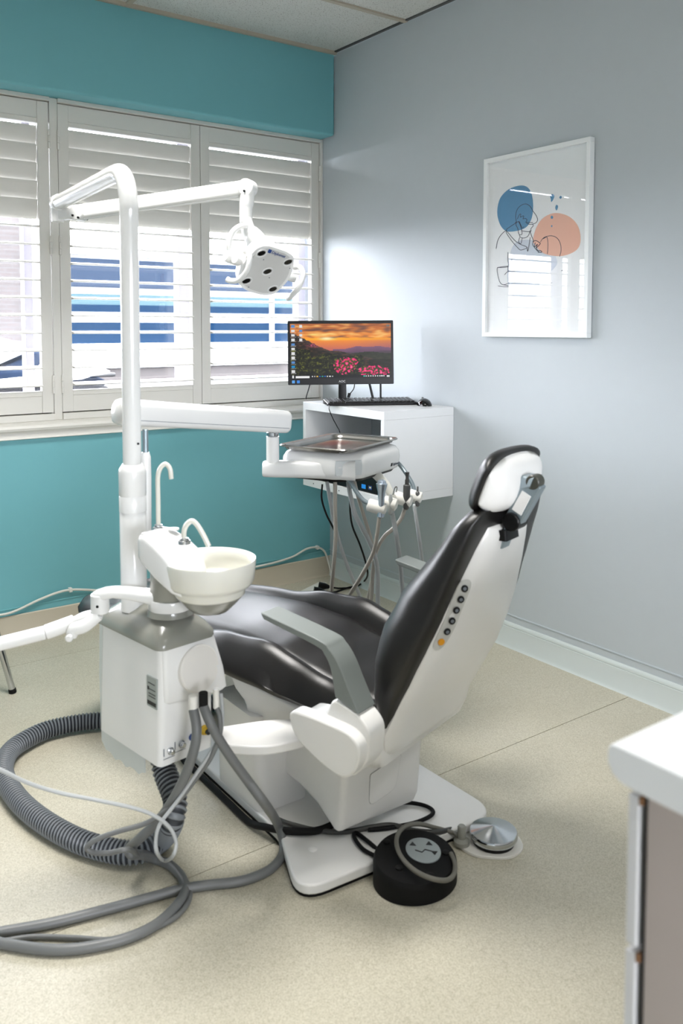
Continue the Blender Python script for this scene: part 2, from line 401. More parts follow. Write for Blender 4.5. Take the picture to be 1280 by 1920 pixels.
build('fascia', MB().box(xa+.2, xb, YB, YB+.3, zo(540), zo(488)), bfas, b)
z0, z1, z2, z3, z4 = zo(644), zo(604), zo(594), zo(578), zo(552)
n = 7; w_ = (xb-xa)/n
for i in range(n):
    f = build('window', MB().box(xa+i*w_+.06, xa+(i+1)*w_-.06, YB+.1, YB+.3, z0, z1), bglass, b)
    build('window', MB().box(xa+i*w_+.06, xa+(i+1)*w_-.06, YB+.1, YB+.3, z3-.12, z3+.1), bglass, b)
    build('window', MB().box(xa+i*w_+.06, xa+(i+1)*w_-.06, YB+.1, YB+.3, z3+.1, z4), bglass2, b)
for i in range(n+1): build('mullion', MB().box(xa+i*w_-.07, xa+i*w_+.07, YB+.02, YB+.3, z0, z4), whites, b)
build('sill_band', MB().box(xa, xb, YB-.15, YB+.3, zo(688), z0), whites, b)
build('brick_base', MB().box(xa, xb, YB, YB+.3, -.42, zo(690)), brickm, b)
b = thing('brick_building', (-.6, 12, -.42), 'pale brick wall of a neighbouring building at the left edge of the view outside', 'building')
xr = UY(44, 614, 11).x; xr2 = UY(56, 614, 11).x
build('brick_wall', MB().box(-2.6, xr, 11, 15, -.42, 3.7), brickm, b)
build('corner_trim', MB().box(xr, xr2, 10.95, 15, -.42, 3.8), whites, b)
build('snow_drift', MB().ball((xr-1.5, 10.6, .3), 2.2, .8, .95), snow, b)
# parked car under snow, side on, just beyond the window
YC = 6.0
def cx(px): return UY(px, 690, YC).x
def czz(py): return UY(120, py, YC).z
car = thing('parked_car', (cx(20), YC, -.42), 'snow-covered car parked outside, seen low through the left shutters', 'car')
X1 = cx(206)
prof = [(X1-4.0, .05), (X1-3.9, .45), (X1-2.9, .62), (X1-1.5, czz(732)+.02), (X1-.25, czz(722)), (X1, czz(728)), (X1+.02, .1)]
build('body', MB().prism(prof, YC, YC+1.6, lambda a, c, d: (a, d, c)), mat('car_paint', (6, 8, 15), .6, spec=.05), car, bevel=.04)
gp = [(cx(-260), czz(742)), (cx(0), czz(690)), (cx(84), czz(658)), (cx(96), czz(658)), (cx(150), czz(692)), (cx(204), czz(716)), (cx(204), czz(728))]
build('frosted_glass', MB().prism(gp, YC+.12, YC+1.5, lambda a, c, d: (a, d, c)), mat('frosted_windscreen', (18, 27, 41), .8, spec=0, noise_amt=.5, noise_scale=30), car, bevel=.02)
sn = [(cx(-300), czz(732)), (cx(-10), czz(684)), (cx(70), czz(652)), (cx(40), czz(640)), (cx(-20), czz(634)), (cx(-300), czz(640))]
build('snow_cover', MB().prism(sn, YC+.0, YC+1.6, lambda a, c, d: (a, d, c)), snow, car, bevel=.03)
sn = [(cx(96), czz(664)), (cx(150), czz(690)), (cx(186), czz(690)), (cx(204), czz(698)), (cx(150), czz(712)), (cx(-60), czz(724)), (cx(-60), czz(712)), (cx(60), czz(704))]
build('snow_cover', MB().prism(sn, YC-.05, YC+.1, lambda a, c, d: (a, d, c)), snow, car, bevel=.01)
build('door_mirror', MB().loft([[(cx(160), YC-.12+dy, czz(706)+dz) for dy, dz in rrect(.1, .01, .004)], [(cx(198), YC-.12+dy, czz(704)+dz) for dy, dz in rrect(.14, .05, .02)], [(cx(206), YC-.12+dy, czz(704)+dz) for dy, dz in rrect(.1, .04, .015)]]), blackp, car)

# ------------------------------------------------------------------ dental chair
OCH = Vector((-1.243, -1.817, 0)); TH = math.radians(17.3)
CH = Matrix.Translation(OCH) @ Matrix.Rotation(TH, 4, 'Z')       # x = sitter's right, y = forward, z = up
ch = thing('dental_chair', (-1.30, -1.80, 0), 'black upholstered dental chair with white shell, its back to the camera', 'dental chair')
# base plate
poly = round_poly([(-1.575, -2.10), (-.965, -2.135), (-.975, -1.30), (-1.48, -1.30), (-1.485, -1.88)], [.085, .085, .06, .05, .03], 8)
build('base_plate', MB().prism(poly, .008, .034), chairw, ch, bevel=.006)
build('base_gasket', MB().prism([(x*.985-.0195, y*.985-.026) for x, y in poly], 0, .008), blackr, ch)
build('screw_cap', MB().lathe([(.011, 0), (.011, .003), (.006, .006)], (-1.455, -1.985, .0335)), chairw, ch)
# lifting pedestal: a box column leaning forward and up
pr = [(-2.012, .062), (-2.03, .10), (-2.045, .25), (-1.99, .335), (-1.45, .335), (-1.42, .20), (-1.60, .115), (-1.85, .115), (-1.93, .10)]
build('pedestal', MB().prism(pr, -1.405, -1.148, lambda a, c, d: (d, a, c)), chairw, ch, bevel=.018, segs=4)
pp = round_poly([(-1.318, .118), (-1.235, .138), (-1.225, .23), (-1.322, .205)], [.02, .02, .006, .006], 5)
def ped_y(z): return interp([(.062, -2.012), (.10, -2.03), (.25, -2.045)], z)
a_ = MB(); 
a_.loft([[(x, ped_y(z)-.0018, z) for x, z in pp], [(x, ped_y(z)+.004, z) for x, z in pp]])
build('access_panel', a_, chairw, ch)
rim = [(x, ped_y(z)-.0006, z) for x, z in pp]+[(pp[0][0], ped_y(pp[0][1])-.0006, pp[0][1])]
build('panel_groove', MB().tube(rim, .0011, 6, 1), mat('groove_shade', (150, 149, 147), .6), ch)
# front column that carries the unit shelf
build('front_column', MB().loft([[(x, y, .034) for x, y in rrect(.16, .24, .03, 6, -1.405, -1.66)], [(x, y, .30) for x, y in rrect(.15, .22, .03, 6, -1.43, -1.68)]]), chairw, ch)
build('lower_frame', MB().loft([[(x, y, .20) for x, y in rrect(.26, .46, .05, 6, -1.26, -1.74)], [(x, y, .37) for x, y in rrect(.28, .46, .05, 6, -1.26, -1.74)]]), chairw, ch)
pf = round_poly([(-1.66, -1.93), (-1.60, -1.99), (-1.50, -2.015), (-1.41, -1.985), (-1.40, -1.945), (-1.52, -1.872), (-1.64, -1.835)], [.01, .08, .10, .05, .05, .03, .02], 6)
build('unit_shelf', MB().prism(pf, .312, .335), chairw, ch, bevel=.005)
# seat cushion
def seat_secs():
    zc = [(-.32, .385), (-.2, .398), (-.1, .418), (0, .444), (.1, .468), (.25, .480), (.4, .478), (.6, .466), (.8, .449), (.93, .432)]
    wd = [(-.25, .17), (-.22, .205), (-.12, .25), (0, .268), (.2, .272), (.4, .258), (.6, .232), (.8, .214), (.88, .200), (.93, .175), (.955, .13)]
    bol = [(-.3, .0), (-.2, .012), (-.1, .028), (.05, .042), (.2, .022), (.35, -.002), (.5, 0), (1, 0)]
    gro = [(-.3, .012), (.0, .020), (.25, .018), (.42, .006), (.55, .0), (1, 0)]
    thk = [(-.25, .03), (-.12, .036), (0, .062), (.1, .080), (.18, .080), (.3, .072), (.5, .065), (.8, .055), (.93, .045)]
    secs = []
    for i in range(61):
        f = -.245+1.20*i/60
        e = 1 if f < .86 else max(.05, math.sqrt(max(0, 1-((f-.86)/.096)**2)))
        z, w, b, g, t = interp(zc, f), interp(wd, f), interp(bol, f), interp(gro, f), interp(thk, f)
        top = [(0, .004), (.2, .004), (.38, .002), (.5, -.002), (.58, -.006), (.635, -.006-g), (.655, -.007-g), (.69, -.004-g*.3+b*.55), (.76, b*.95), (.83, b), (.9, b*.75-.008), (.955, b*.3-.022), (.99, -.035-.2*b), (1.0, -t*.5-.01), (.985, -t*.75-.006), (.94, -t*.93), (.86, -t), (.5, -t), (.0, -t)]
        s = [(w*u, f, z+dz*e) for u, dz in top]
        s = s+[(-x, y, zz) for x, y, zz in s[-2:0:-1]]
        secs.append(s)
    return secs
build('seat_cushion', MB(CH).loft(seat_secs()), leather, ch, sharp=75)
# crease stitched across the front of the seat
cr = [(-.10, .505, .488), (-.05, .52, .486), (.02, .53, .4875), (.09, .53, .486)]
build('seat_crease', MB(CH).tube(cr, .0022, 6, 4), leather, ch)
# white pan under the seat
pan = [(.23, .392), (.20, .345), (.165, .318), (.155, .282), (.125, .272), (-.02, .272), (-.16, .30), (-.26, .33), (-.26, .385), (0, .36)]
build('seat_pan', MB(CH).prism(pan, -.215, .215, lambda a, c, d: (d, a, c)), chairw, ch, bevel=.012)
build('pan_groove', MB(CH).tube([(-.2165, .115, .281), (-.2165, .04, .279), (-.2165, -.03, .278)], .003, 6, 2), dark_gap, ch)
build('footrest_pan', MB(CH).loft([[(x, .25, z) for x, z in rrect(.26, .04, .02, 4, 0, .395)], [(x, .86, z) for x, z in rrect(.30, .03, .014, 4, 0, .395)]]), blackp, ch)
# backrest cushion
bz = [.335, .355, .38, .41, .45, .49, .53, .57, .61, .65, .69, .73, .77, .81, .845, .872, .89, .90]
fs_t = [(.326, -.293), (.363, -.280), (.44, -.322), (.514, -.358), (.568, -.383), (.65, -.415), (.74, -.443), (.80, -.464), (.855, -.481), (.91, -.50)]
ff_t = [(.335, -.268), (.38, -.252), (.41, -.246), (.46, -.240), (.524, -.240), (.588, -.250), (.69, -.298), (.772, -.362), (.847, -.408), (.883, -.438), (.905, -.468)]
wc_t = [(.335, .175), (.37, .205), (.41, .226), (.46, .24), (.53, .243), (.60, .236), (.69, .214), (.77, .196), (.83, .184), (.87, .172), (.895, .154), (.905, .125)]
def back_secs():
    S = []
    for z in bz:
        fs, ff, w = interp(fs_t, z), interp(ff_t, z), interp(wc_t, z)
        d = ff-fs; N = 40; s = []
        for k in range(N):
            a = 2*PI*k/N; c, si = math.cos(a), math.sin(a)
            x = w*math.copysign(abs(c)**(.45 if si > 0 else .2), c); y = math.copysign(abs(si)**(.8 if si > 0 else .4), si)
            yy = fs+d*.42+(d*.58*y if y > 0 else d*.41*y)
            if y > 0: yy += .022*(1-abs(x/w)**3)*(1 if z < .8 else .4)
            dip = .030*math.exp(-(x/.045)**2)*max(0, min(1, (z-.80)/.08))
            if si < 0 and c > 0 and z > .45: x += .024*min(1, (z-.45)/.12)*c**.15
            s.append((x, yy, z-dip))
        S.append(s)
    return S
build('backrest_cushion', MB(CH).loft(back_secs()), leather, ch, sharp=75)
# backrest shell
sz = [.286, .290, .30, .32, .35, .42, .50, .58, .66, .74, .80, .835, .85, .856]
ws_t = [(.286, .17), (.30, .19), (.33, .203), (.40, .210), (.514, .208), (.58, .197), (.66, .178), (.74, .150), (.80, .126), (.84, .110), (.856, .10)]
bs_t = [(.286, .010), (.30, .022), (.34, .030), (.40, .036), (.52, .040), (.70, .036), (.80, .030), (.84, .024), (.856, .012)]
def fs_shell(z): return interp([(.286, -.262), (.326, -.274), (.363, -.276), (.44, -.318), (.514, -.355), (.568, -.381), (.65, -.413), (.74, -.442), (.80, -.462), (.856, -.481)], z)
def shell_f(x, z):
    w = interp(ws_t, z); u = min(1, abs(x)/w)
    return fs_shell(z)-interp(bs_t, z)*(1-u**5)**.8
def shell_secs():
    S = []
    for z in sz:
        w = interp(ws_t, z); xs = [w*math.sin(PI/2*(-1+2*k/24)) for k in range(25)]
        back = [(x, shell_f(x, z), z+(-.012*math.exp(-(x/.05)**2) if z > .83 else 0)) for x in xs]
        S.append(back+[(w*.97, fs_shell(z)+.012, z), (-w*.97, fs_shell(z)+.012, z)])
    return S
shell = build('backrest_shell', MB(CH).loft(shell_secs()), chairw, ch, sharp=60)
def shell_at(x, z, off=0):
    e = .004; fx = (shell_f(x+e, z)-shell_f(x-e, z))/(2*e); fz = (shell_f(x, z+e)-shell_f(x, z-e))/(2*e)
    nrm = Vector((fx, -1, fz)).normalized()
    return Vector((x, shell_f(x, z), z))+nrm*off, nrm
# keypad strip along the left rim of the shell, six keys
kp0, kp1 = (-.178, .600), (-.146, .722)
strip = []
for i in range(15):
    t = .5-.5*math.cos(PI*i/14); hw = .0135*math.sqrt(max(.03, 1-abs(2*t-1)**9)); x = kp0[0]-.004+(kp1[0]-kp0[0]+.008)*t; z = kp0[1]-.02+(kp1[1]-kp0[1]+.04)*t
    pA, nA = shell_at(x-hw, z, .0015); pB, _ = shell_at(x+hw, z, .0015); pC, _ = shell_at(x+hw, z, -.002); pD, _ = shell_at(x-hw, z, -.002)
    strip.append([pA, pB, pC, pD])
kpad = build('keypad', MB(CH).loft(strip), mat('keypad_film', (196, 196, 192), .3), ch)
for i in range(6):
    t = i/5; p, nrm = shell_at(kp0[0]+(kp1[0]-kp0[0])*t, kp0[1]+(kp1[1]-kp0[1])*t, .001)
    kb = build('key', MB(CH).lathe([(.0082, 0), (.0082, .0022), (.006, .003)], p, nrm, 18), amber if i == 0 else blackp, kpad, label='amber round key' if i == 0 else None)
    if i:
        g = build('key_symbol', MB(CH).lathe([(.0042, 0), (.0042, .0004), (.0028, .0006)], p+nrm*.003, nrm, 12), greyi, kpad)
# hinge cover between seat and back
build('hinge_cover', MB(CH).loft([[(x, y, .265) for x, y in rrect(.42, .09, .03, 5, 0, -.215)], [(x, y, .30) for x, y in rrect(.46, .11, .03, 5, 0, -.215)], [(x, y, .385) for x, y in rrect(.46, .09, .03, 5, 0, -.215)]]), chairw, ch, sharp=60)
# headrest
hp = Vector((-.012, -.478, .960)); tilt = math.radians(-22)
hu = Vector((0, math.sin(tilt), math.cos(tilt))); hn = Vector((0, math.cos(tilt), -math.sin(tilt)))
def head_secs(front, back, hh, wl):
    S = []
    for i in range(17):
        x = wl*math.sin(PI/2*(-1+2*i/16)); e = max(.08, (1-abs(x/wl)**4)**.5); s = []
        bend = -.012*(abs(x)/wl)**2
        for k in range(24):
            a = 2*PI*k/24; cv = math.cos(a); sv = math.sin(a)
            t = hh*math.copysign(abs(cv)**.7, cv)*(.55+.45*e)
            nn = (front if sv > 0 else back)*math.copysign(abs(sv)**.8, sv)*e+bend
            s.append(hp+Vector((x, 0, 0))+hu*t+hn*nn)
        S.append(s)
    return S
build('headrest_cushion', MB(CH).loft(head_secs(.036, .010, .074, .140)), leather, ch, sharp=80)
def hshell():
    S = []
    for i in range(17):
        x = .132*math.sin(PI/2*(-1+2*i/16)); e = max(.1, (1-abs(x/.132)**3)**.6); s = []
        for k in range(24):
            a = 2*PI*k/24; cv = math.cos(a); sv = math.sin(a)
            t = .066*cv*(.5+.5*e)+(.012 if sv < 0 else 0)*sv; nn = -.006-.012*(abs(x)/.132)**2+(-.056*e*abs(sv)**.8 if sv < 0 else .004*sv)
            s.append(hp+Vector((x, 0, 0))+hu*t+hn*nn)
        S.append(s)
    return S
build('headrest_shell', MB(CH).loft(hshell()), chairw, ch, sharp=80)
# jointed headrest bracket
A = Vector((-.034, -.568, .962)); Bq = Vector((-.034, -.518, .866)); d = (A-Bq).normalized(); s_ = Vector((0, -d.z, d.y))
def link(w0, w1, x0, x1, a, b): return MB(CH).loft([[a+s_*w0+Vector((x0, 0, 0)), a-s_*w0+Vector((x0, 0, 0)), a-s_*w0+Vector((x1, 0, 0)), a+s_*w0+Vector((x1, 0, 0))], [b+s_*w1+Vector((x0, 0, 0)), b-s_*w1+Vector((x0, 0, 0)), b-s_*w1+Vector((x1, 0, 0)), b+s_*w1+Vector((x1, 0, 0))]])
br = build('headrest_bracket', link(.022, .020, -.018, .016, A, Bq), silver, ch, bevel=.004)
q = build('inlay', link(.012, .013, -.0205, -.016, A-d*.03, Bq+d*.026), chairw, br, bevel=.001)
q = build('knob', MB(CH).cyl(A+Vector((-.022, 0, 0)), A+Vector((.012, 0, 0)), .0165), mat('dark_knob', (58, 58, 50), .35), br)
q = build('knob', MB(CH).cyl(Bq+Vector((-.026, 0, 0)), Bq+Vector((.026, 0, 0)), .0215), blackp, br)
build('headrest_mount', MB(CH).loft([[hp+Vector((x, 0, 0))+hu*y-hn*.03 for x, y in rrect(.06, .05, .01)], [A+Vector((x, 0, 0))+hu*y for x, y in rrect(.05, .03, .008)]]), silver, ch)
build('headrest_post', MB(CH).loft([[(x-.034, -.490+y, .80) for x, y in rrect(.04, .012, .003)], [(x-.034, -.515+y, .875) for x, y in rrect(.04, .012, .003)]]), silver, ch)
build('post_socket', MB(CH).loft([[(x-.034, -.494+y, .822) for x, y in rrect(.07, .04, .006)], [(x-.034, -.498+y, .846) for x, y in rrect(.07, .026, .006)]]), blackp, ch)
# armrests
arm_top = [(.004, .624), (-.172, .596), (-.205, .581), (-.232, .552), (-.258, .505), (-.288, .452)]
arm_bot = [(-.006, .609), (-.165, .580), (-.19, .566), (-.205, .545), (-.213, .52), (-.222, .474)]
tear = smooth_poly([(-.118, .425), (-.165, .430), (-.231, .427), (-.282, .420), (-.309, .398), (-.309, .362), (-.291, .328), (-.264, .314), (-.222, .322), (-.174, .342), (-.135, .366), (-.116, .395)], 4)
hubp = round_poly([(-.120, .415), (-.195, .425), (-.214, .472), (-.290, .450), (-.318, .42), (-.312, .35), (-.27, .30), (-.2, .325), (-.135, .36)], .02, 4)
hubr = round_poly([(-.12, .40), (-.2, .42), (-.212, .472), (-.285, .452), (-.285, .42), (-.22, .36), (-.13, .37)], .015, 4)
for sx, xo_ in ((-1, -.262), (1, .262)):
    side = 'left' if sx < 0 else 'right'
    secs = []
    T = catmull([(a, b, 0) for a, b in arm_top], 4); Bt = catmull([(a, b, 0) for a, b in arm_bot], 4)
    for p, q in zip(T, Bt):
        x0, x1 = xo_, xo_+sx*.066
        secs.append([(x0, q.x, q.y), (x1, q.x, q.y), (x1, p.x, p.y), (x0, p.x, p.y)])
    build('armrest_pad', MB(CH).loft(secs), padg, ch, bevel=.008, segs=3)
    hub_in, hub_out = (.0, .066)
    build('arm_hub', MB(CH).prism(hubp if sx < 0 else hubr, min(xo_-sx*hub_in, xo_+sx*hub_out), max(xo_-sx*hub_in, xo_+sx*hub_out), lambda a, c, dd: (dd, a, c)), chairw, ch, bevel=.014, segs=4)
    if sx > 0: continue
    xa_, xb_ = xo_+sx*.058, xo_+sx*.098
    build('hub_cover', MB(CH).prism(tear, min(xa_, xb_), max(xa_, xb_), lambda a, c, dd: (dd, a, c)), chairw, ch, bevel=.014, segs=4)

# ------------------------------------------------------------------ spittoon unit
UN = Matrix.Translation(Vector((-1.80, -1.882, 0))) @ Matrix.Rotation(math.radians(8.7), 4, 'Z')
UW, UD = .150, .275
un = thing('spittoon_unit', (-1.74, -1.76, .335), 'white spittoon unit with grey cap and milky bowl, left of the chair', 'spittoon')
body = [(-.010, .303), (-.006, .575), (UW-.004, .575), (UW+.020, .455), (UW+.020, .448), (UW-.004, .442), (UW-.012, .303)]
bx = []
build('cabinet', MB(UN).loft([[(x, y, .303) for x, y in rrect(UW, UD, .014, 5, UW/2-.007, UD/2)], [(x, y, .575) for x, y in rrect(UW, UD, .02, 5, UW/2-.001, UD/2)]]), whitep, un)
hood = [[(.004, -.003), (UW+.0, -.004), (UW, UD-.004), (.004, UD-.004)], [(.004, -.004), (UW+.014, -.022), (UW+.014, UD-.004), (.004, UD-.004)], [(.004, -.003), (UW+.019, -.028), (UW+.019, UD-.004), (.004, UD-.004)], [(.008, .002), (UW+.012, -.022), (UW+.012, UD-.006), (.008, UD-.006)]]
hz = [.577, .50, .452, .444]
build('hood', MB(UN).loft([[(x, y, z) for x, y in round_poly(p, .016, 5)] for p, z in zip(hood, hz)]), whitep, un, sharp=50)
capz = [(0, .574), (.0, .588), (.010, .606), (.026, .624), (.044, .636), (.056, .640)]
build('cap', MB(UN).loft([[(x, y, z) for x, y in rrect(UW+.012-2*i, UD+.012-2.0*i, min(.07, .024+i*1.2), 8, UW/2-.002, UD/2-.0)] for i, z in capz]), greyp, un, sharp=60)
# round white cover on the hood front
fc = UN @ Vector((.094, -.0135, .512)); fd = (UN.to_3x3() @ Vector((.03, -1, .12))).normalized()
build('round_cover', MB().lathe([(.055, -.008), (.055, .003), (.052, .006), (.001, .006)], fc, fd, 40), mat('cover_plastic', (224, 221, 216), .4), un)
def front(x, z, off=0): return UN @ Vector((x, -.001-off, z))
for i, (x, mm, r) in enumerate([(.021, chrome, .0085), (.051, chrome, .0085), (.081, bluei, .0085), (.115, yellow, .0115)]):
    z = .335+.006*i
    p = front(x, z); dv = UN.to_3x3() @ Vector((0, -1, 0))
    c_ = build('valve_knob', MB().lathe([(r, -.002), (r, .003), (r*.8, .004), (r*.72, .012), (r*.6, .013)], p, dv, 18), mm, un, label={1: None, 2: 'blue valve knob', 3: 'yellow ringed socket'}.get(i))
    if i == 3: build('plug', MB().lathe([(.0062, 0), (.0062, .02), (.004, .022)], p, dv, 14), blackg, c_)
    if i < 2: build('valve_mark', MB(UN).box(x-.018, x-.016, -.0016, -.0008, z-.008, z+.010).box(x-.019, x+.012, -.0016, -.0008, z-.0155, z-.0145), greyi, un)
# maker's plate on the left side
lp = build('rating_plate', MB(UN).box(-.0060, -.001, .012, .052, .435, .506), mat('plate_grey', (150, 156, 152), .4), un)
build('plate_print', MB(UN).box(-.0066, -.0055, .014, .050, .440, .449).box(-.0066, -.0055, .042, .049, .474, .482).box(-.0066, -.0055, .016, .040, .476, .478).box(-.0066, -.0055, .018, .046, .490, .492).box(-.0066, -.0055, .016, .044, .466, .468).box(-.0066, -.0055, .016, .044, .459, .461), blacki, lp)
# frosted guard hanging on the far left side
g = []
ng = 26
for i in range(ng+1):
    t = i/ng; y = .11+.205*t; xo2 = .024-.006*math.sin(PI*t)
    zb = .226+.010*abs(math.cos(PI*t*4))+.05*max(0, t-.75)+.02*max(0, .2-t)
    zt = .575+.01*t
    g.append([(xo2, y, zb), (xo2-.0025, y, zb), (xo2-.0025-.004, y, .42), (xo2-.0025, y, zt), (xo2, y, zt), (xo2-.004, y, .42)])
build('frosted_guard', MB(UN).loft(g), frost, un)
# neck, ring, swinging console, bowl
NK = Vector((-1.742, -1.808, 0))
def nk(prof, name, m): return build(name, MB().lathe(prof, NK, (0, 0, 1), 40), m, un)
nk([(.056, .632), (.053, .640), (.052, .645)], 'neck_base', greyp)
nk([(.051, .645), (.052, .647), (.052, .668), (.051, .670)], 'neck_ring', whitep)
nk([(.047, .670), (.048, .672), (.046, .735), (.044, .76)], 'neck', greyp)
BW = U(393, 1047, 1.935); BW.z = .783
cA = UZ(297, 995, .845); cB = U(350, 1048, 1.925)
cdir = cB-cA; cdir.z = 0; cl = cdir.length; cdir.normalize(); cper = Vector((-cdir.y, cdir.x, 0)); cons = []
for s, zt, zb, hw in [(-.026, .838, .790, .040), (-.022, .843, .783, .046), (-.010, .8455, .774, .0505), (0, .845, .768, .052), (.35, .832, .748, .056), (.7, .815, .734, .060), (1.0, .797, .722, .062), (1.25, .762, .712, .050), (1.42, .735, .706, .034)]:
    c0 = cA+cdir*(s*cl if s > 0 else s); h = zt-zb
    cons.append([Vector((c0.x, c0.y, 0))+cper*a+Vector((0, 0, zb+h/2+b_)) for a, b_ in rrect(2*hw, h, .016, 6)])
build('console', MB().loft(cons), whitep, un, sharp=60)
bw = build('bowl', MB().lathe([(.05, -.080), (.074, -.079), (.079, -.074), (.080, -.064), (.083, -.058), (.094, -.053), (.100, -.044), (.1025, -.02), (.1045, 0), (.1035, .004), (.1005, .003), (.0985, -.02), (.094, -.042), (.07, -.052), (.012, -.057), (.004, -.060)], BW, (0, 0, 1), 56), bowlm, un, sharp=70)
build('bowl_seat', MB().lathe([(.022, -.118), (.042, -.113), (.060, -.096), (.0735, -.080), (.0735, -.076), (.05, -.075)], BW, (0, 0, 1), 48), greyp, un)
build('bowl_drain', MB().lathe([(.012, 0), (.012, .003), (.004, .002)], BW+Vector((0, 0, -.0575)), (0, 0, 1), 16), chrome, bw)
# cup filler and bowl rinse spouts
f1 = UZ(297, 991, .843); k = 1.95/1608
b0 = f1
sp1 = [b0, b0+Vector((0, 0, .07)), b0+Vector((0, 0, .118)), b0+rt*.006+Vector((0, 0, .141)), b0+rt*.018+Vector((0, 0, .150)), b0+rt*.028+Vector((0, 0, .139)), b0+rt*.031+Vector((0, 0, .116))]
s1 = build('cup_spout', MB().tube(sp1, .0055, 14, 8), bowlm, un, label='tall hooked white spout')
build('spout_collar', MB().lathe([(.013, -.002), (.013, .003), (.009, .005), (.009, .009), (.007, .010)], b0, (0, 0, 1), 20), chrome, s1)
b0 = UZ(345, 1016, .838)
sp1 = [b0, b0+Vector((0, 0, .022)), b0+rt*.006+Vector((0, 0, .038)), b0+rt*.018+Vector((0, 0, .046)), b0+rt*.030+Vector((0, 0, .036)), b0+rt*.044+Vector((0, 0, .012)), b0+rt*.054+Vector((0, 0, -.010))]
s1 = build('bowl_spout', MB().tube(sp1, .0058, 14, 8), bowlm, un, label='short hooked white spout over the bowl')
build('spout_collar', MB().lathe([(.014, -.004), (.014, .003), (.010, .005), (.010, .008), (.007, .009)], b0, (0, 0, 1), 20), chrome, s1)
for px, py in ((276, 1000), (325, 991)):
    build('console_button', MB().lathe([(.013, -.003), (.013, .0004), (.012, .001)], UZ(px, py, .8445), (0, 0, 1), 24), whitep, un)
# hose stubs under the hood
stubs = {}
for nm, px, m, l_ in (('a', 362, trimw, .022), ('b', 381, blackr, .022), ('c', 405, trimw, .03)):
    tp = U(px, {'a': 1312, 'b': 1306, 'c': 1300}[nm], 1.925)
    stubs[nm] = tp+Vector((0, 0, -l_))
    build('hose_stub', MB().cyl(tp+Vector((0, 0, .01)), stubs[nm]-Vector((0, 0, .004)), .0105 if nm != 'c' else .007, 16), m, un)
# assistant's arm swinging out to the left of the neck ring
aa = thing('assistant_arm', NK+Vector((0, 0, .66)), 'white jointed assistant arm reaching out of the left edge of the picture', 'arm')
J0 = U(187, 1117, 2.02); J0.z = .678
a0 = NK+Vector((-.03, .01, .672)); secs = []
for t, w_, h_, dz in [(0, .050, .030, 0), (.25, .050, .026, .004), (.5, .046, .024, .008), (.75, .044, .022, .009), (.92, .042, .026, .004), (1.06, .036, .03, -.004), (1.12, .020, .03, -.008)]:
    c0 = a0.lerp(J0, t)+Vector((0, 0, dz)); dv = (J0-a0); dv.z = 0; dv.normalize(); pv = Vector((-dv.y, dv.x, 0))
    secs.append([c0+pv*a+Vector((0, 0, b_)) for a, b_ in rrect(w_, h_, .010, 5)])
build('upper_link', MB().loft(secs), whitep, aa, sharp=60)
build('pivot_housing', MB().cyl(J0+Vector((0, 0, .004)), J0-Vector((0, 0, .042)), .0215, 28), whitep, aa)
build('set_screw', MB().cyl(J0+Vector((0, 0, -.022))-fw*.02, J0+Vector((0, 0, -.022))-fw*.0225, .0035, 10), blackp, aa)
J1 = U(140, 1166, 2.03)
cl_ = MB()
pth = [J0-Vector((0, 0, .046)), J0.lerp(J1, .3)-Vector((0, 0, .03)), J0.lerp(J1, .65)-Vector((0, 0, .012)), J1]
cl_.tube(pth, lambda t: .019-.002*t, 16, 6, True, .75)
cl_.tube([J0-Vector((0, 0, .046))-fw*.01, J0.lerp(J1, .5)-Vector((0, 0, .035))-fw*.022, J1+rt*.008-Vector((0, 0, .010))-fw*.026, J1+rt*.0-Vector((0, 0, .026))-fw*.026], lambda t: .013+.003*math.sin(PI*t), 14, 6, True)
build('clevis', cl_, whitep, aa, sharp=60)
build('clevis_knob', MB().lathe([(.009, 0), (.009, .006), (.006, .009)], J1+rt*.0-Vector((0, 0, .026))-fw*.040, -fw, 16), whitep, aa)
J2 = U(85, 1186, 2.01); J3 = U(-160, 1247, 1.93)
build('sleeve', MB().cyl(J1, J2, .0175, 24), whitep, aa)
build('lower_link', MB().cyl(J2, J3, .0162, 24), whitep, aa)
build('holder_end', MB().ball(tuple(J3), .03, .03, .02), whitep, aa)

# ------------------------------------------------------------------ operating light on its pole
PT = Vector((-1.788, -1.70, 0))
ol = thing('operating_light', (PT.x, PT.y, .60), 'white operating light hanging from a bent white pole, in front of the shutters', 'lamp')
Lend = U(108, 391, 2.62)
top = U(222, 322, 2.10); zt = top.z-.002
dirh = Vector((Lend.x-PT.x, Lend.y-PT.y, 0)).normalized()
pp_ = [Vector((PT.x, PT.y, .95)), Vector((PT.x, PT.y, 1.3)), Vector((PT.x, PT.y, zt-.14)), Vector((PT.x, PT.y, zt-.085)), Vector((PT.x, PT.y, zt-.035))+dirh*.018, Vector((PT.x, PT.y, zt-.006))+dirh*.055, Vector((PT.x, PT.y, zt))+dirh*.105, Vector((PT.x, PT.y, zt))+dirh*.17, Vector((Lend.x, Lend.y, zt))]
build('pole', MB().tube(pp_, .0222, 28, 8), whitem, ol)
build('pole_hole', MB().cyl(U(259, 832, 2.055), U(259, 832, 2.10), .003, 10), blackp, ol)
build('pole_sleeve', MB().lathe([(.0312, .62), (.0316, .860), (.0306, .8615), (.0325, .863), (.0325, .900), (.0317, .9015), (.0325, .903), (.0330, .96), (.031, .968), (.024, .978)], PT, (0, 0, 1), 40), whitep, ol, sharp=50)
E1 = Vector((Lend.x, Lend.y, zt))
build('pole_end', MB().lathe([(.024, -.03), (.025, -.028), (.025, .005), (.022, .010)], E1, dirh, 28), whitep, ol)
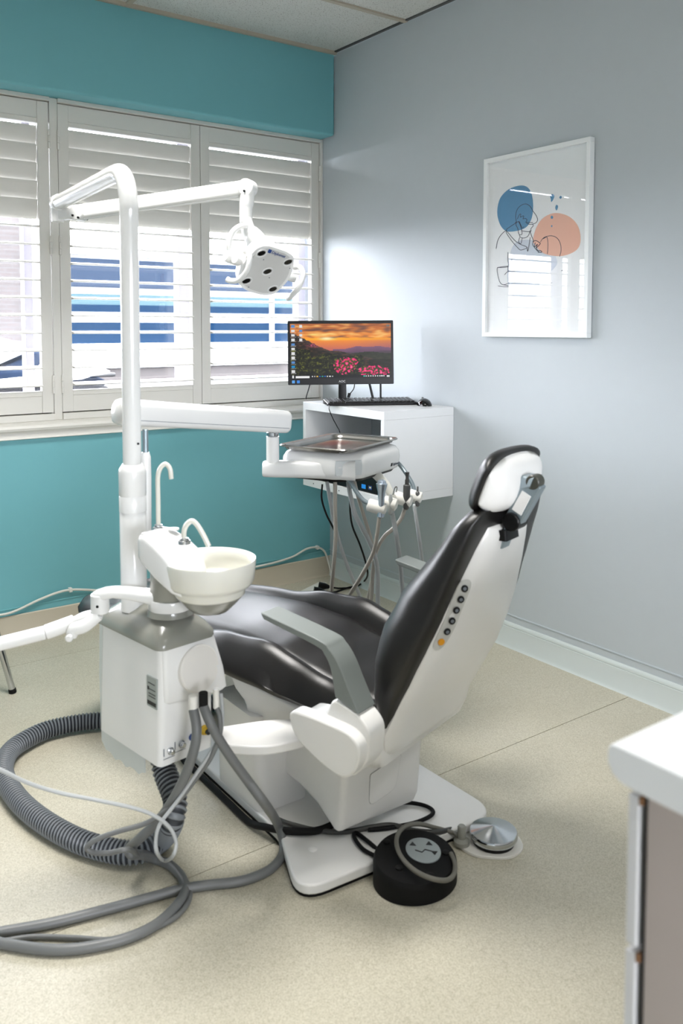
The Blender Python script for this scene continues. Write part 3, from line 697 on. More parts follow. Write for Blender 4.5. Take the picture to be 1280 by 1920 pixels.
# spring arm
Sa = E1+Vector((.0, .0, -.036)); Sb = U(464, 351, 2.45)
sd = (Sb-Sa); sl = sd.length; sd.normalize(); sh = Vector((sd.y, -sd.x, 0)).normalized(); sv = sh.cross(sd)
if sv.z < 0: sv = -sv
build('arm_knuckle', MB().cyl(E1+Vector((0, 0, -.004)), Sa-Vector((0, 0, .022)), .019, 24), whitep, ol)
def bar(a, b, wa, ha, wb, hb, off=Vector()):
    return [[a+off+sh*x+sv*y for x, y in rrect(wa, ha, .006, 4)], [b+off+sh*x+sv*y for x, y in rrect(wb, hb, .006, 4)]]
build('spring_arm', MB().loft(bar(Sa+sd*.05, Sb, .030, .042, .028, .040)), whitep, ol, sharp=50)
build('arm_fork', MB().loft(bar(Sa-sd*.004, Sa+sd*.10, .030, .034, .034, .036)), whitep, ol, sharp=50)
build('arm_rod', MB().tube([Sa+sd*.09-sv*.022, Sb-sv*.022-sd*.02], .004, 8, 1), whitem, ol)
build('arm_joint', MB().lathe([(.001, -.022), (.021, -.022), (.023, -.020), (.023, .020), (.021, .022), (.001, .022)], Sa+sd*.075-sv*.004, sh, 28), whitep, ol)
build('arm_joint', MB().lathe([(.001, -.020), (.022, -.020), (.024, -.018), (.024, .018), (.022, .020), (.001, .020)], Sb-sv*.002, sh, 28), whitep, ol)
for p in (Sa+sd*.066-sv*.012, Sa+sd*.084-sv*.021, Sb-sv*.014-sd*.002):
    build('joint_screw', MB().cyl(p-sh*.026, p+sh*.026, .0035, 8), blackp, ol)
build('knuckle_key', MB().box(Sa.x+.02, Sa.x+.05, Sa.y-.03, Sa.y-.022, Sa.z-.004, Sa.z+.005), blackp, ol)
# drop stem and lamp head
def L_(x, y, t=2.45): return U(x, y, t)
dp = [L_(464, 356), L_(463, 375), L_(461, 392), L_(461, 418)]
build('drop_stem', MB().tube(dp, lambda t: .0215-.003*t if t < .6 else .0185, 24, 6), whitep, ol)
build('stem_ring', MB().cyl(L_(461.5, 384), L_(461.5, 385.5), .0195, 24), greyi, ol)
# head frame: x to the right in the lamp, y up the face, n out of the face (down and towards the chair)
hc = L_(498, 505)
nrm = (rt*.43-up*.587-fw*.686).normalized()
lx = (rt*.757-up*.181+fw*.628); lx = (lx-nrm*lx.dot(nrm)).normalized(); ly = nrm.cross(lx)
def HP(a, b, n): return hc+lx*a+ly*b+nrm*n
neck_ = [L_(461, 410), L_(465, 430), L_(472, 440), L_(480, 452), HP(-.0, .02, -.05)]
build('yoke_neck', MB().tube(neck_, lambda t: .019+.020*t, 24, 6, True, .8), whitep, ol, sharp=70)
out = round_poly([(-.098, 0), (-.074, .064), (-.038, .076), (.038, .076), (.074, .064), (.098, 0), (.074, -.064), (.034, -.078), (-.034, -.078), (-.074, -.064)], .03, 5)
hs = []
for sc_, n_ in [(.55, -.062), (.80, -.050), (.95, -.030), (1.0, -.010), (1.0, .004), (.975, .010), (.93, .010)]:
    hs.append([HP(a*sc_*.88, b*sc_, n_) for a, b in out])
head = build('lamp_head', MB().loft(hs), whitep, ol, sharp=50)
build('face_plate', MB().loft([[HP(a*.86*.88, b*.88, .009) for a, b in out], [HP(a*.85*.88, b*.87, .0125) for a, b in out]]), mat('lamp_face', (196, 196, 194), .3, coat=.3), head)
def EL(a, b, p, q, k, n): c_, s_ = p*math.cos(2*PI*k/20), q*math.sin(2*PI*k/20); return HP(a+c_*.8-s_*.6, b+c_*.6+s_*.8, n)
for a, b in ((-.0465, .0465), (.0465, .0465), (0, .0), (-.0465, -.0465), (.0465, -.0465)):
    ln = build('lens', MB().loft([[EL(a, b, .0125, .0072, k, .0115) for k in range(20)], [EL(a, b, .0115, .0062, k, .0145) for k in range(20)]]), blackg, head)
    build('lens_rim', MB().tube([EL(a, b, .016, .0105, k, .0128) for k in range(21)], .0022, 6, 1), whitep, head)
    build('sensor_dot', MB().loft([[HP(a+.016+.002*math.cos(k), b-.016+.002*math.sin(k), .012) for k in range(6)], [HP(a+.016+.002*math.cos(k), b-.016+.002*math.sin(k), .0132) for k in range(6)]]), greyi, head)
sgn = 1 if (lx.cross(ly)).dot(nrm) > 0 else -1
build('badge', MB().loft([[HP(-.026+x, .060+y, .0118) for x, y in rrect(.011, .011, .002, 2)], [HP(-.026+x, .060+y, .0133) for x, y in rrect(.011, .011, .002, 2)]]).loft([[HP(-.026+x, .060+y, .0133) for x, y in rrect(.004, .004, .002, 3)], [HP(-.026+x, .060+y, .0136) for x, y in rrect(.004, .004, .002, 3)]]), bluei, head)
build('lettering', text_mb('Diplomat', .0125, lambda a, b, c: HP(-.018+a, .0555+b, .0130+c)), bluei, head)
# bail and handles
def arc(c, rx, ry, a0, a1, ax, ay, n=14): return [c+ax*(rx*math.cos(math.radians(a0+(a1-a0)*i/n)))+ay*(ry*math.sin(math.radians(a0+(a1-a0)*i/n))) for i in range(n+1)]
build('yoke', MB().tube([HP(-.105, -.005, -.03), HP(-.118, .02, -.045), HP(-.112, .055, -.065), HP(-.075, .075, -.082), HP(-.02, .06, -.080), HP(.04, .05, -.06)], .0085, 14, 6), whitep, ol)
build('yoke_pivot', MB().cyl(HP(-.122, -.008, -.026), HP(-.075, -.008, -.022), .0165, 22), whitep, ol)
for s_ in (-1, 1):
    pts = [HP(s_*.086, .030, -.005), HP(s_*.092, .042, .012), HP(s_*.093, .036, .042), HP(s_*.091, .003, .058), HP(s_*.092, -.036, .045), HP(s_*.100, -.054, .026), HP(s_*.106, -.058, .014)]
    build('handle', MB().tube(pts, .0072, 14, 6, True, 1.2), whitep, ol)
    build('handle_pivot', MB().cyl(HP(s_*.075, -.005, -.012), HP(s_*.108, .0, .0), .012, 18), whitep, ol)

# ------------------------------------------------------------------ instrument arm and delivery head
TR = math.radians(24)
HC = Vector((-1.0, -1.475, 0)); HM = Matrix.Translation(HC) @ Matrix.Rotation(TR, 4, 'Z')
dh = thing('delivery_unit', (HC.x, HC.y, .86), 'white delivery unit on a thick horizontal arm, with handpiece rests, under the steel tray', 'dental unit')
ia = dh
AL = U(222, 772, 2.13); AR = U(536, 791, 2.60)
ad = (AR-AL); al = ad.length; adn = ad.normalized(); ah = Vector((adn.y, -adn.x, 0)).normalized(); av = ah.cross(adn)
if av.z < 0: av = -av
secs = []
for t, w_, h_ in [(-.012, .040, .044), (0, .054, .060), (.02, .060, .066), (.5, .060, .067), (.97, .060, .068), (.985, .058, .067), (.995, .052, .062)]:
    c0 = AL+ad*t; secs.append([c0+ah*x+av*y for x, y in rrect(w_, h_, .018, 6)])
build('arm_body', MB().loft(secs), whitep, ia, sharp=55)
build('arm_seam', MB().box(0, .001, 0, .001, 0, .001) if False else MB().tube([AL+ad*.05+ah*.0302-av*.018, AL+ad*.5+ah*.0302-av*.018, AL+ad*.975+ah*.0302-av*.018], .0008, 6, 1), greyi, ia)
pL = AL+ad*.085+Vector((.0, .0, 0))
pL = U(272, 790, 2.16)
build('rear_post', MB().cyl(pL-Vector((0, 0, .10)), pL-Vector((0, 0, .02)), .0075, 16), silver, ia)
build('rear_post_sleeve', MB().lathe([(.012, -.33), (.014, -.14), (.013, -.09), (.009, -.078)], pL, (0, 0, 1), 20), whitep, ia)
pR = U(511, 806, 2.60)
build('swivel_pin', MB().lathe([(.013, .03), (.013, -.006), (.0185, -.008), (.0185, -.018), (.017, -.019)], Vector((pR.x, pR.y, pR.z)), (0, 0, 1), 24), chrome, ia, label='chrome swivel pin')
# head: arm elbow + body turned 23 degrees
TR = math.radians(24)
HC = Vector((-1.0, -1.475, 0)); HM = Matrix.Translation(HC) @ Matrix.Rotation(TR, 4, 'Z')
ez = pR.z-.02
hl = HM.inverted()
pl_ = hl @ Vector((pR.x, pR.y, 0))
secs = []
el = []
zb_ = .855
pathE = [Vector((pR.x, pR.y, ez)), Vector((pR.x, pR.y, zb_+.075)), Vector((pR.x, pR.y, zb_+.045))]
build('elbow', MB().tube([Vector((pR.x, pR.y, ez)), Vector((pR.x, pR.y, zb_+.03))], .0195, 28, 1), whitep, dh, sharp=60)
q0 = Vector((pR.x, pR.y, zb_+.024)); q1 = HM @ Vector((-.12, -.045, zb_+.026)); dq = (q1-q0).normalized(); pq = Vector((-dq.y, dq.x, 0)).normalized()
secs = []
for t, w_, h_ in [(-.16, .039, .044), (-.14, .042, .048), (0, .046, .050), (.4, .054, .052), (1.0, .085, .056), (1.35, .12, .06)]:
    c0 = q0+(q1-q0)*t; secs.append([c0+pq*a+Vector((0, 0, b_)) for a, b_ in rrect(w_, h_, .016, 5)])
build('head_arm', MB().loft(secs), whitep, dh, sharp=60)
hb = round_poly([(-.170, -.074), (-.106, -.138), (.152, -.138), (.170, -.10), (.168, .10), (.12, .135), (-.170, .13)], [.018, .018, .03, .03, .06, .05, .05], 6)
def hsec(k, z, dx=0, dy=0): return [HM @ Vector((x*k+dx, y*k+dy, z)) for x, y in hb]
hbx = [hsec(.90, .853), hsec(.955, .857), hsec(.985, .872), hsec(1.0, .892), hsec(.985, .912), hsec(.93, .926), hsec(.84, .933)]
build('head_body', MB().loft(hbx), whitep, dh, sharp=60)
# light-grey touch panel on the chamfered front corner
fcn = []
e0, e1 = Vector((-.170, -.074)), Vector((-.106, -.138))
en = Vector((-.707, -.707))
edg = (e1-e0)
def panel_pt(u, z, off):
    k = interp([(.857, .958), (.872, .985), (.892, 1.0), (.912, .985), (.922, .95)], z)
    p = (e0+edg*u)*k+en*(off-.004); return HM @ Vector((p.x, p.y, z))
pts = rrect(1.0, .048, .012, 5)
build('touch_panel', MB().loft([[panel_pt(.5+a*.94, .890+b, .0035) for a, b in rrect(1.0, .046, .02, 5)], [panel_pt(.5+a*.90, .890+b, .0060) for a, b in rrect(1.0, .044, .02, 5)]]), mat('panel_grey', (204, 209, 210), .3), dh)
# badge on the right-hand front face
r0, r1 = Vector((-.106, -.138)), Vector((.170, -.138))
def rf(u, z, off): p = (r0+(r1-r0)*u)*interp([(.857, .958), (.872, .985), (.892, 1.0)], z); return HM @ Vector((p.x, p.y-off, z))
build('badge', MB().loft([[rf(.70+a, .872+b, .0002) for a, b in rrect(.036, .0105, .002, 2)], [rf(.70+a, .872+b, .0012) for a, b in rrect(.036, .0105, .002, 2)]]), blacki, dh)
build('lettering', text_mb('Diplomat', .0115, lambda a, b, c: rf(.735+a*3.6, .868+b, .0008+c)), greyi, dh)
build('under_tray', MB().loft([hsec(.86, .845), hsec(.90, .854)]), blackp, dh)
# tray (rests on the head)
tr = thing('instrument_tray', (HC.x, HC.y, .933), 'stainless steel instrument tray with raised rim lying on the delivery unit', 'tray')
trp = lambda w, h, r: [Vector((x, y, 0)) for x, y in rrect(w, h, r, 6)]
TM = HM @ Matrix.Translation(Vector((-.005, .0, 0)))
sc_ = [(.30, .205, .934), (.318, .222, .940), (.322, .228, .949), (.345, .252, .950), (.348, .255, .9475), (.348, .255, .946), (.344, .251, .9465)]
prof_t = [(.30, .205, .934), (.318, .223, .938), (.324, .229, .948), (.344, .250, .9505), (.349, .255, .9475), (.347, .253, .945), (.330, .236, .945), (.322, .227, .936), (.30, .205, .9335)]
build('tray_pan', MB(TM).loft([[(x, y, z) for x, y in rrect(w, h, .03, 6)] for w, h, z in prof_t]), steel, tr, sharp=50)
# handle bars and handpiece rests
ROW0 = U(702, 950, 2.53); ROW1 = U(781, 931, 2.74)
rd = (ROW1-ROW0); rdn = rd.normalized()
s1 = U(627, 890, 2.60); s2 = U(737, 866, 2.80)
ba = [s1, U(640, 889, 2.585), U(656, 903, 2.57), U(670, 925, 2.55), U(682, 939, 2.54), U(694, 945, 2.535), ROW0]
bar1 = build('grip_bar', MB().tube(ba, .0068, 14, 8), silver, dh)
bb2 = [s2, U(743, 866, 2.80), U(753, 876, 2.79), U(764, 892, 2.77), U(773, 908, 2.755), U(777, 922, 2.745), ROW1]
build('grip_bar', MB().tube(bb2, .0068, 14, 8), silver, dh)
wp = [U(716, 878, 2.69), U(738, 938, 2.66)]
build('rest_bracket', MB().loft([[U(700+x, 884+y*.4, 2.68) for x, y in rrect(24, 14, 5, 4)], [U(722+x, 908+y, 2.66) for x, y in rrect(17, 12, 5, 4)], [U(737+x, 934+y, 2.645) for x, y in rrect(12, 12, 5, 4)]]), mat('bracket_plastic', (206, 206, 200), .35), dh)
rests = []
axl = (rt*.90-up*.26-fw*.22).normalized()
for (px, py, t) in [(706, 951, 2.54), (731, 944, 2.60), (755, 936, 2.66), (778, 931, 2.73)]:
    c0 = U(px, py, t); hl_ = .030 if px < 720 or px == 755 else .023
    r = build('handpiece_rest', MB().lathe([(.010, -hl_), (.0185, -hl_+.004), (.0195, -hl_+.008), (.0195, hl_-.008), (.0185, hl_-.004), (.010, hl_)], c0, axl, 24), mat('rest_plastic', (234, 232, 226), .3), dh)
    rests.append(c0)
# handpieces standing in the rests, each with its own hose
upv = Vector((0, 0, 1))
def hp(i, label, prof, m, dx=0, tip=None):
    o = thing('handpiece', rests[i], label, 'handpiece')
    base = rests[i]+rt*dx-fw*.012
    build('body', MB().lathe(prof, base, (rt*.03+upv).normalized(), 22), m, o, sharp=35)
    return o, base
h1, hb1 = hp(0, 'silver-blue handpiece with conical head standing in the nearest rest', [(.006, -.03), (.011, -.026), (.0085, .0), (.0105, .04), (.0112, .045), (.0112, .047), (.016, .066), (.0168, .072), (.013, .074), (.012, .080), (.006, .084)], mat('handpiece_alu', (186, 197, 210), .25, metal=.8), .012)
h2, hb2 = hp(1, 'small syringe handpiece with a thin loop tip, second rest from the front', [(.005, -.03), (.008, -.02), (.008, .0), (.006, .02), (.004, .03)], mat('handpiece_pale', (190, 192, 190), .3, metal=.4), .0)
build('tip', MB().tube([hb2+upv*.028+rt*.008, hb2+upv*.045+rt*.012, hb2+upv*.052+rt*.016, hb2+upv*.050+rt*.020, hb2+upv*.036+rt*.018], .0018, 8, 6), steel, h2)
h3, hb3 = hp(2, 'dark grey ribbed handpiece with black coupling stub, third rest', [(.006, -.03), (.009, -.026), (.0105, -.004), (.0112, .002), (.0112, .045), (.0085, .047), (.006, .048)], dgrey, .010)
build('coupling', MB().lathe([(.0065, .047), (.0065, .062), (.0050, .064), (.0050, .078), (.0062, .079), (.0062, .086)], hb3, (rt*.03+upv).normalized(), 16), mat('dark_coupling', (48, 46, 44), .4), h3)
h4, hb4 = hp(3, 'handpiece with a short dark needle stub in the rest furthest from the camera', [(.005, -.03), (.008, -.026), (.008, .010), (.006, .016), (.0035, .018), (.0030, .032), (.002, .034)], dgrey, .006)
def hose(parent, pts, r, m, name='hose', sub=8): return build(name, MB().tube(pts, r, 10, sub), m, parent)
def Us(l): return [U(*p) for p in l]
def loop(top, mids, bot_px, t_up, head_px, t_dn):   # from a rest down to a slack loop and back up under the head
    return Us(top+mids)
# outlets under the head
for px, t in ((612, 2.72), (628, 2.61), (652, 2.66), (663, 2.70)):
    a = U(px, 886, t)
    build('hose_outlet', MB().cyl(a, a-Vector((0, 0, .028)), .0085, 14), dgrey if px != 663 else whitep, dh)
hose(h4, [hb4-upv*.028]+Us([(777, 950, 2.72), (782, 985, 2.72), (787, 1020, 2.73), (792, 1060, 2.75), (794, 1110, 2.78), (770, 1160, 2.82), (720, 1175, 2.85), (685, 1140, 2.85), (672, 1112, 2.84), (655, 1070, 2.80), (640, 1030, 2.77), (630, 994, 2.74), (619, 940, 2.72), (612, 900, 2.72)]), .0062, hosel)
hose(h2, [hb2-upv*.028]+Us([(734, 960, 2.60), (742, 1000, 2.60), (748, 1040, 2.62), (752, 1080, 2.64), (753, 1125, 2.66), (735, 1165, 2.68), (712, 1160, 2.69), (708, 1130, 2.69), (708, 1078, 2.68), (703, 1045, 2.66), (692, 1015, 2.64), (676, 985, 2.63), (664, 960, 2.63), (656, 925, 2.64), (652, 898, 2.66)]), .0072, hosel)
hose(h1, [hb1-upv*.028]+Us([(711, 970, 2.53), (707, 1000, 2.54), (700, 1035, 2.56), (683, 1070, 2.60), (665, 1100, 2.66), (645, 1128, 2.72), (628, 1140, 2.72), (621, 1120, 2.69), (623, 1085, 2.66), (627, 1040, 2.63), (629, 996, 2.62), (628, 950, 2.61), (628, 900, 2.61)]), .0062, hoset)
hose(h3, [hb3-upv*.028]+Us([(759, 953, 2.66), (752, 972, 2.66), (738, 990, 2.66), (722, 1004, 2.66), (710, 1022, 2.66), (702, 1045, 2.68), (698, 1075, 2.69), (696, 1120, 2.70), (690, 1150, 2.72), (682, 1150, 2.74), (690, 1120, 2.75), (699, 1075, 2.75), (700, 1035, 2.74), (692, 1000, 2.73), (678, 955, 2.72), (668, 920, 2.71), (663, 898, 2.70)]), .0062, hoset)

# ------------------------------------------------------------------ wall cube with monitor, keyboard, mouse and computer
wx = thing('wall_cube_shelf', (-.195, -.634, .572), 'white open-fronted cube shelf hung on the grey wall near the corner', 'shelf')
BX0, BX1, BY0, BY1, BZ0, BZ1 = -.39, -.001, -.935, -.333, .572, .963
tk = .022
build('top_panel', MB().box(BX0, BX1, BY0, BY1, BZ1-.036, BZ1), lam, wx, bevel=.0012, segs=2)
build('bottom_panel', MB().box(BX0, BX1, BY0, BY1, BZ0, BZ0+.036), lam, wx, bevel=.0012, segs=2)
build('side_panel', MB().box(BX0, BX1, BY0, BY0+tk, BZ0+.0362, BZ1-.0362), lam, wx, bevel=.001, segs=2)
build('side_panel', MB().box(BX0, BX1, BY1-tk, BY1, BZ0+.0362, BZ1-.0362), lam, wx, bevel=.001, segs=2)
for y, z in ((-.42, .590), (-.62, .588), (-.86, .588)):
    build('screw_cap', MB().cyl((BX0-.0015, y, z), (BX0+.004, y, z), .003, 10), dgrey, wx)
pc = thing('desktop_computer', (-.2, -.66, .608), 'black desktop computer lying inside the wall cube shelf', 'computer')
build('case', MB().box(-.375, -.03, -.895, -.42, .609, .705), mat('pc_case', (24, 28, 38), .4), pc, bevel=.004)
build('front_panel', MB().box(-.380, -.375, -.895, -.42, .609, .705), blackp, pc, bevel=.0015)
st = build('sticker', MB().box(-.3810, -.3800, -.80, -.772, .622, .640), mat('blue_sticker', (30, 140, 230), .4), pc, label='bright blue sticker')
st = build('sticker', MB().box(-.3810, -.3800, -.842, -.820, .624, .640), mat('navy_sticker', (30, 60, 130), .4), pc, label='dark blue sticker')
build('sticker_mark', MB().box(-.3815, -.3808, -.838, -.826, .630, .636), mat('sticker_pale', (220, 215, 150), .4), st)
build('drive_bay', MB().box(-.3815, -.3798, -.70, -.54, .672, .690), blackg, pc)

# monitor
mo = thing('monitor', (-.25, -.52, .963), 'black flat monitor showing a sunset mountain wallpaper, on the wall cube shelf', 'monitor')
mA, mB_, mC, mD = U(537.5, 601.5, 3.86), U(735.5, 600.5, 3.90), U(540, 722, 3.86), U(739, 720, 3.90)
mx = (mB_-mA); MW = mx.length; mx.normalize(); mz = (mA-mC); mz = (mz-mx*mz.dot(mx)); MH = mz.length; mz.normalize(); my = mz.cross(mx)
if my.dot(fw) < 0: my = -my
mo_o = mC
def MP(u, v, d=0): return mo_o+mx*u+mz*v+my*d        # u right, v up, d away from the viewer
build('housing', MB().loft([[MP(MW/2+a, MH/2+b, 0) for a, b in rrect(MW, MH, .004, 3)], [MP(MW/2+a, MH/2+b, .012) for a, b in rrect(MW, MH, .004, 3)], [MP(MW/2+a, MH/2+b, .020) for a, b in rrect(MW*.94, MH*.9, .02, 3)], [MP(MW/2+a, MH/2+b, .034) for a, b in rrect(MW*.6, MH*.6, .03, 3)]]), blackp, mo, sharp=40)
bl, brr, bt, bbm = .011, .011, .014, .030
SW, SH = MW-bl-brr, MH-bt-bbm
NX, NY = 176, 100
def lerp(a, b, t): t = max(0, min(1, t)); return tuple(x+(y-x)*t for x, y in zip(a, b))
def nz(x, y, s=0): return noise.noise(Vector((x, y, s)))
def paint(u, v):            # v down from the top, sRGB 0..255
    # sky
    c = lerp((176, 98, 58), (250, 150, 60), v/.26)
    if v > .26: c = lerp((255, 150, 46), (196, 104, 96), (v-.27)/.22)
    c = lerp(c, (150, 92, 112), max(0, (u-.55))*1.5*max(0, (v-.22))*4)
    cl = nz(u*5, v*13, 1)+.55*nz(u*13, v*30, 2)
    if v < .27:
        c = lerp(c, (112, 76, 66), max(0, cl)*1.5); c = lerp(c, (255, 206, 120), max(0, -cl-.05)*1.3)
    c = lerp(c, (255, 190, 40), .75*math.exp(-((v-.285)/.022)**2)*(1-abs(u-.38)*.8))
    g = math.exp(-(((u-.36)/.07)**2+((v-.275)/.03)**2)); c = lerp(c, (255, 244, 190), g)
    g = math.exp(-(((u-.22)/.05)**2+((v-.20)/.02)**2)); c = lerp(c, (255, 230, 130), g*.8)
    # far ridges
    r1 = .47-.05*math.exp(-((u-.86)/.14)**2)-.045*math.exp(-((u-.66)/.07)**2)+.008*nz(u*20, 0, 3)
    if v > r1 and u > .42: c = lerp((128, 88, 116), (92, 70, 92), (v-r1)/.12)
    r2 = .53-.03*math.exp(-((u-.95)/.16)**2)+.01*nz(u*14, 0, 4)
    if v > r2 and u > .55: c = lerp((88, 70, 88), (70, 62, 60), (v-r2)/.10)
    r3 = .555-.035*math.exp(-((u-.78)/.13)**2)
    if v > r3 and u > .5: c = lerp((58, 62, 52), (66, 62, 44), (v-r3)/.16); c = lerp(c, (40, 44, 36), .5+.5*nz(u*24, v*24, 5))
    # left hillside
    h = .175+max(0, u-.03)*.95 if u < .30 else .432+.07*(u-.30)/.1 if u < .40 else .50+.42*max(0, u-.47)
    h += .012*nz(u*40, 0, 6)
    if v > h:
        t = (v-h)
        c = lerp((70, 60, 60), (38, 32, 26), t/.10)
        n = nz(u*26, v*34, 7); c = lerp(c, (104, 66, 40), max(0, n)*1.1); c = lerp(c, (26, 26, 22), max(0, -n)*1.2)
        if .30 < v < .48 and .05 < u < .36:
            p = math.exp(-(((u-.24)/.07)**2+((v-.40)/.035)**2)); c = lerp(c, (206, 84, 122), p*(.55+1.2*nz(u*50, v*60, 8)))
            c = lerp(c, (170, 84, 92), .5*max(0, nz(u*40, v*60, 9)))
    # dark bush band and lit greens
    hb = .60+.12*nz(u*4, 0, 10)-.15*(u < .2)+(.2 if u > .72 else 0)
    if v > hb:
        n = nz(u*58, v*40, 11)*.8+.7*nz(u*21, v*17, 12)-.08; c = lerp((36, 38, 22), (116, 118, 34), max(0, n)*1.5); c = lerp(c, (18, 18, 16), max(0, -n)*1.4)
        c = lerp(c, (10, 10, 12), max(0, (v-.86))*6)
    if v > .66 and u > .78: c = lerp(c, (22, 26, 18), .6)
    # pink flower clumps
    for (fx, fy, rx, ry) in ((.535, .78, .11, .16), (.60, .70, .07, .08), (.83, .88, .16, .11), (.72, .86, .05, .06)):
        d = ((u-fx)/rx)**2+((v-fy)/ry)**2
        if d < 1:
            n = nz(u*44, v*28, 13)+.12
            c = lerp(c, (84, 98, 26), .5*(1-d))
            if n > .08: c = lerp(c, (236, 34, 110), min(1, (n-.08)*5)); c = lerp(c, (255, 120, 170), max(0, n-.4)*2)
    # icons and task bar
    for k in range(11):
        cols = (.030, .105) if k < 4 else (.030,)
        for q, ux in enumerate(cols):
            vy = .045+.083*k
            if abs(u-ux) < .016 and abs(v-vy) < .022: c = ((226, 226, 226) if (k*3+q) % 4 else (90, 140, 200)) if k != 9 else (20, 140, 200)
            elif abs(u-ux) < .026 and abs(v-vy-.034) < .006: c = lerp(c, (230, 230, 230), .5)
    if .01 < (1-u) < .045 and .02 < v < .06: c = (120, 110, 104)
    if v > .945:
        c = (14, 14, 18)
        if .05 < u < .19 and v > .955: c = (236, 236, 236)
        elif .01 < u < .04: c = (226, 226, 226) if abs(u-.025) < .008 else c
        for k in range(9):
            if abs(u-(.215+.025*k)) < .007 and .960 < v < .985: c = [(220, 220, 220), (200, 200, 200), (240, 200, 90), (20, 110, 210), (40, 160, 150), (40, 120, 220), (220, 220, 220), (240, 240, 240), (190, 190, 190)][k]
        for k in range(10):
            if abs(u-(.73+.022*k)) < .006 and .962 < v < .982: c = [(60, 200, 180), (210, 210, 210), (230, 230, 230)][min(k, 2)]
        if .955 < u < .985 and .958 < v < .99: c = (230, 230, 230)
    return c
vs = []; fcs = []
for j in range(NY+1):
    for i in range(NX+1): vs.append(MP(bl+SW*i/NX, bbm+SH*(1-j/NY), -.0006))
for j in range(NY):
    for i in range(NX): a = j*(NX+1)+i; fcs.append((a, a+1, a+NX+2, a+NX+1))
scr_m = bpy.data.materials.new('lit_screen'); scr_m.use_nodes = True; nt = scr_m.node_tree; b_ = nt.nodes['Principled BSDF']
at = nt.nodes.new('ShaderNodeAttribute'); at.attribute_name = 'picture'
b_.inputs['Base Color'].default_value = (.01, .01, .01, 1); b_.inputs['Roughness'].default_value = .3; b_.inputs['Specular IOR Level'].default_value = .12; b_.inputs['Emission Strength'].default_value = .95
nt.links.new(at.outputs['Color'], b_.inputs['Emission Color'])
mb = MB(); mb.v = vs; mb.f = fcs
scr = build('screen', mb, scr_m, mo, flatsh=True)
ca = scr.data.color_attributes.new('picture', 'FLOAT_COLOR', 'CORNER'); buf = []
for j in range(NY):
    for i in range(NX):
        q = lin(paint((i+.5)/NX, (j+.5)/NY)); buf += (list(q)+[1])*4
ca.data.foreach_set('color', buf)
build('bezel', MB().loft([[MP(MW/2+a, MH/2+b, -.0002) for a, b in rrect(MW, MH, .004, 3)], [MP(MW/2+a, MH/2+b, -.0012) for a, b in rrect(MW-.003, MH-.003, .003, 3)]], False).loft([[MP(a, b, -.0012) for a, b in ((0.0015, .0015), (MW-.0015, .0015), (MW-.0015, bbm), (.0015, bbm))], [MP(a, b, .001) for a, b in ((0.0015, .0015), (MW-.0015, .0015), (MW-.0015, bbm), (.0015, bbm))]]), blackp, mo)
build('logo', text_mb('AOC', .0135, lambda a, b, c: MP(MW*.476+a*1.05, .0095+b, -.0014-c)), mat('logo_silver', (214, 214, 214), .4), mo)
for k, cc in ((.024, (70, 150, 220)), (.046, (10, 120, 210))):
    build('bezel_sticker', MB().loft([[MP(k+a, .014+b, -.0013) for a, b in rrect(.013, .013, .001, 2)], [MP(k+a, .014+b, -.0017) for a, b in rrect(.013, .013, .001, 2)]]), mat('bezel_blue_%d' % cc[0], cc, .4), mo)
# stand: stem, foot, and the folding prop behind
fz = BZ1+.0005
sb = MP(MW*.515, 0, .026); sbz = Vector((sb.x, sb.y, fz))
build('stand_stem', MB().loft([[sbz+mx*a+my*b_ for a, b_ in rrect(.036, .018, .003, 3)], [Vector((sb.x, sb.y, mo_o.z+.08))+mx*a+my*b_ for a, b_ in rrect(.034, .016, .003, 3)]]), blackp, mo)
build('stand_foot', MB().loft([[Vector((sb.x, sb.y, fz))+mx*a+my*(b_-.03) for a, b_ in rrect(.16, .12, .02, 4)], [Vector((sb.x, sb.y, fz+.006))+mx*a+my*(b_-.03) for a, b_ in rrect(.155, .115, .02, 4)]]), blackp, mo)
pA = MP(MW*.775, .004, .03); pB = MP(MW*.865, .004, .03); pCx = MP(MW*.84, 0, .03)
f1_ = Vector((pCx.x, pCx.y, fz+.008)); f2_ = f1_+mx*.025
mb = MB().tube([pA, f1_-mx*.012], .0055, 8, 1).tube([pB+mx*.008, f2_-mx*.004], .0045, 8, 1).tube([f1_-mx*.015, f2_], .0045, 8, 1)
build('rear_prop', mb, blackp, mo)
mb = MB().tube([MP(MW*.22, .02, .03), MP(MW*.20, -.01, .03), MP(MW*.172, -.055, .03), MP(MW*.17, -.066, .03)], .0028, 8, 6)
build('power_lead', mb, blackp, mo)
mb = MB().tube([MP(MW*.635, .01, .032), MP(MW*.625, -.02, .035), MP(MW*.585, -.045, .035), MP(MW*.575, -.056, .035)], .0024, 8, 6)
mb.cyl(MP(MW*.585, -.040, .035), MP(MW*.572, -.060, .035), .007, 10)
build('video_lead', mb, blackp, mo)

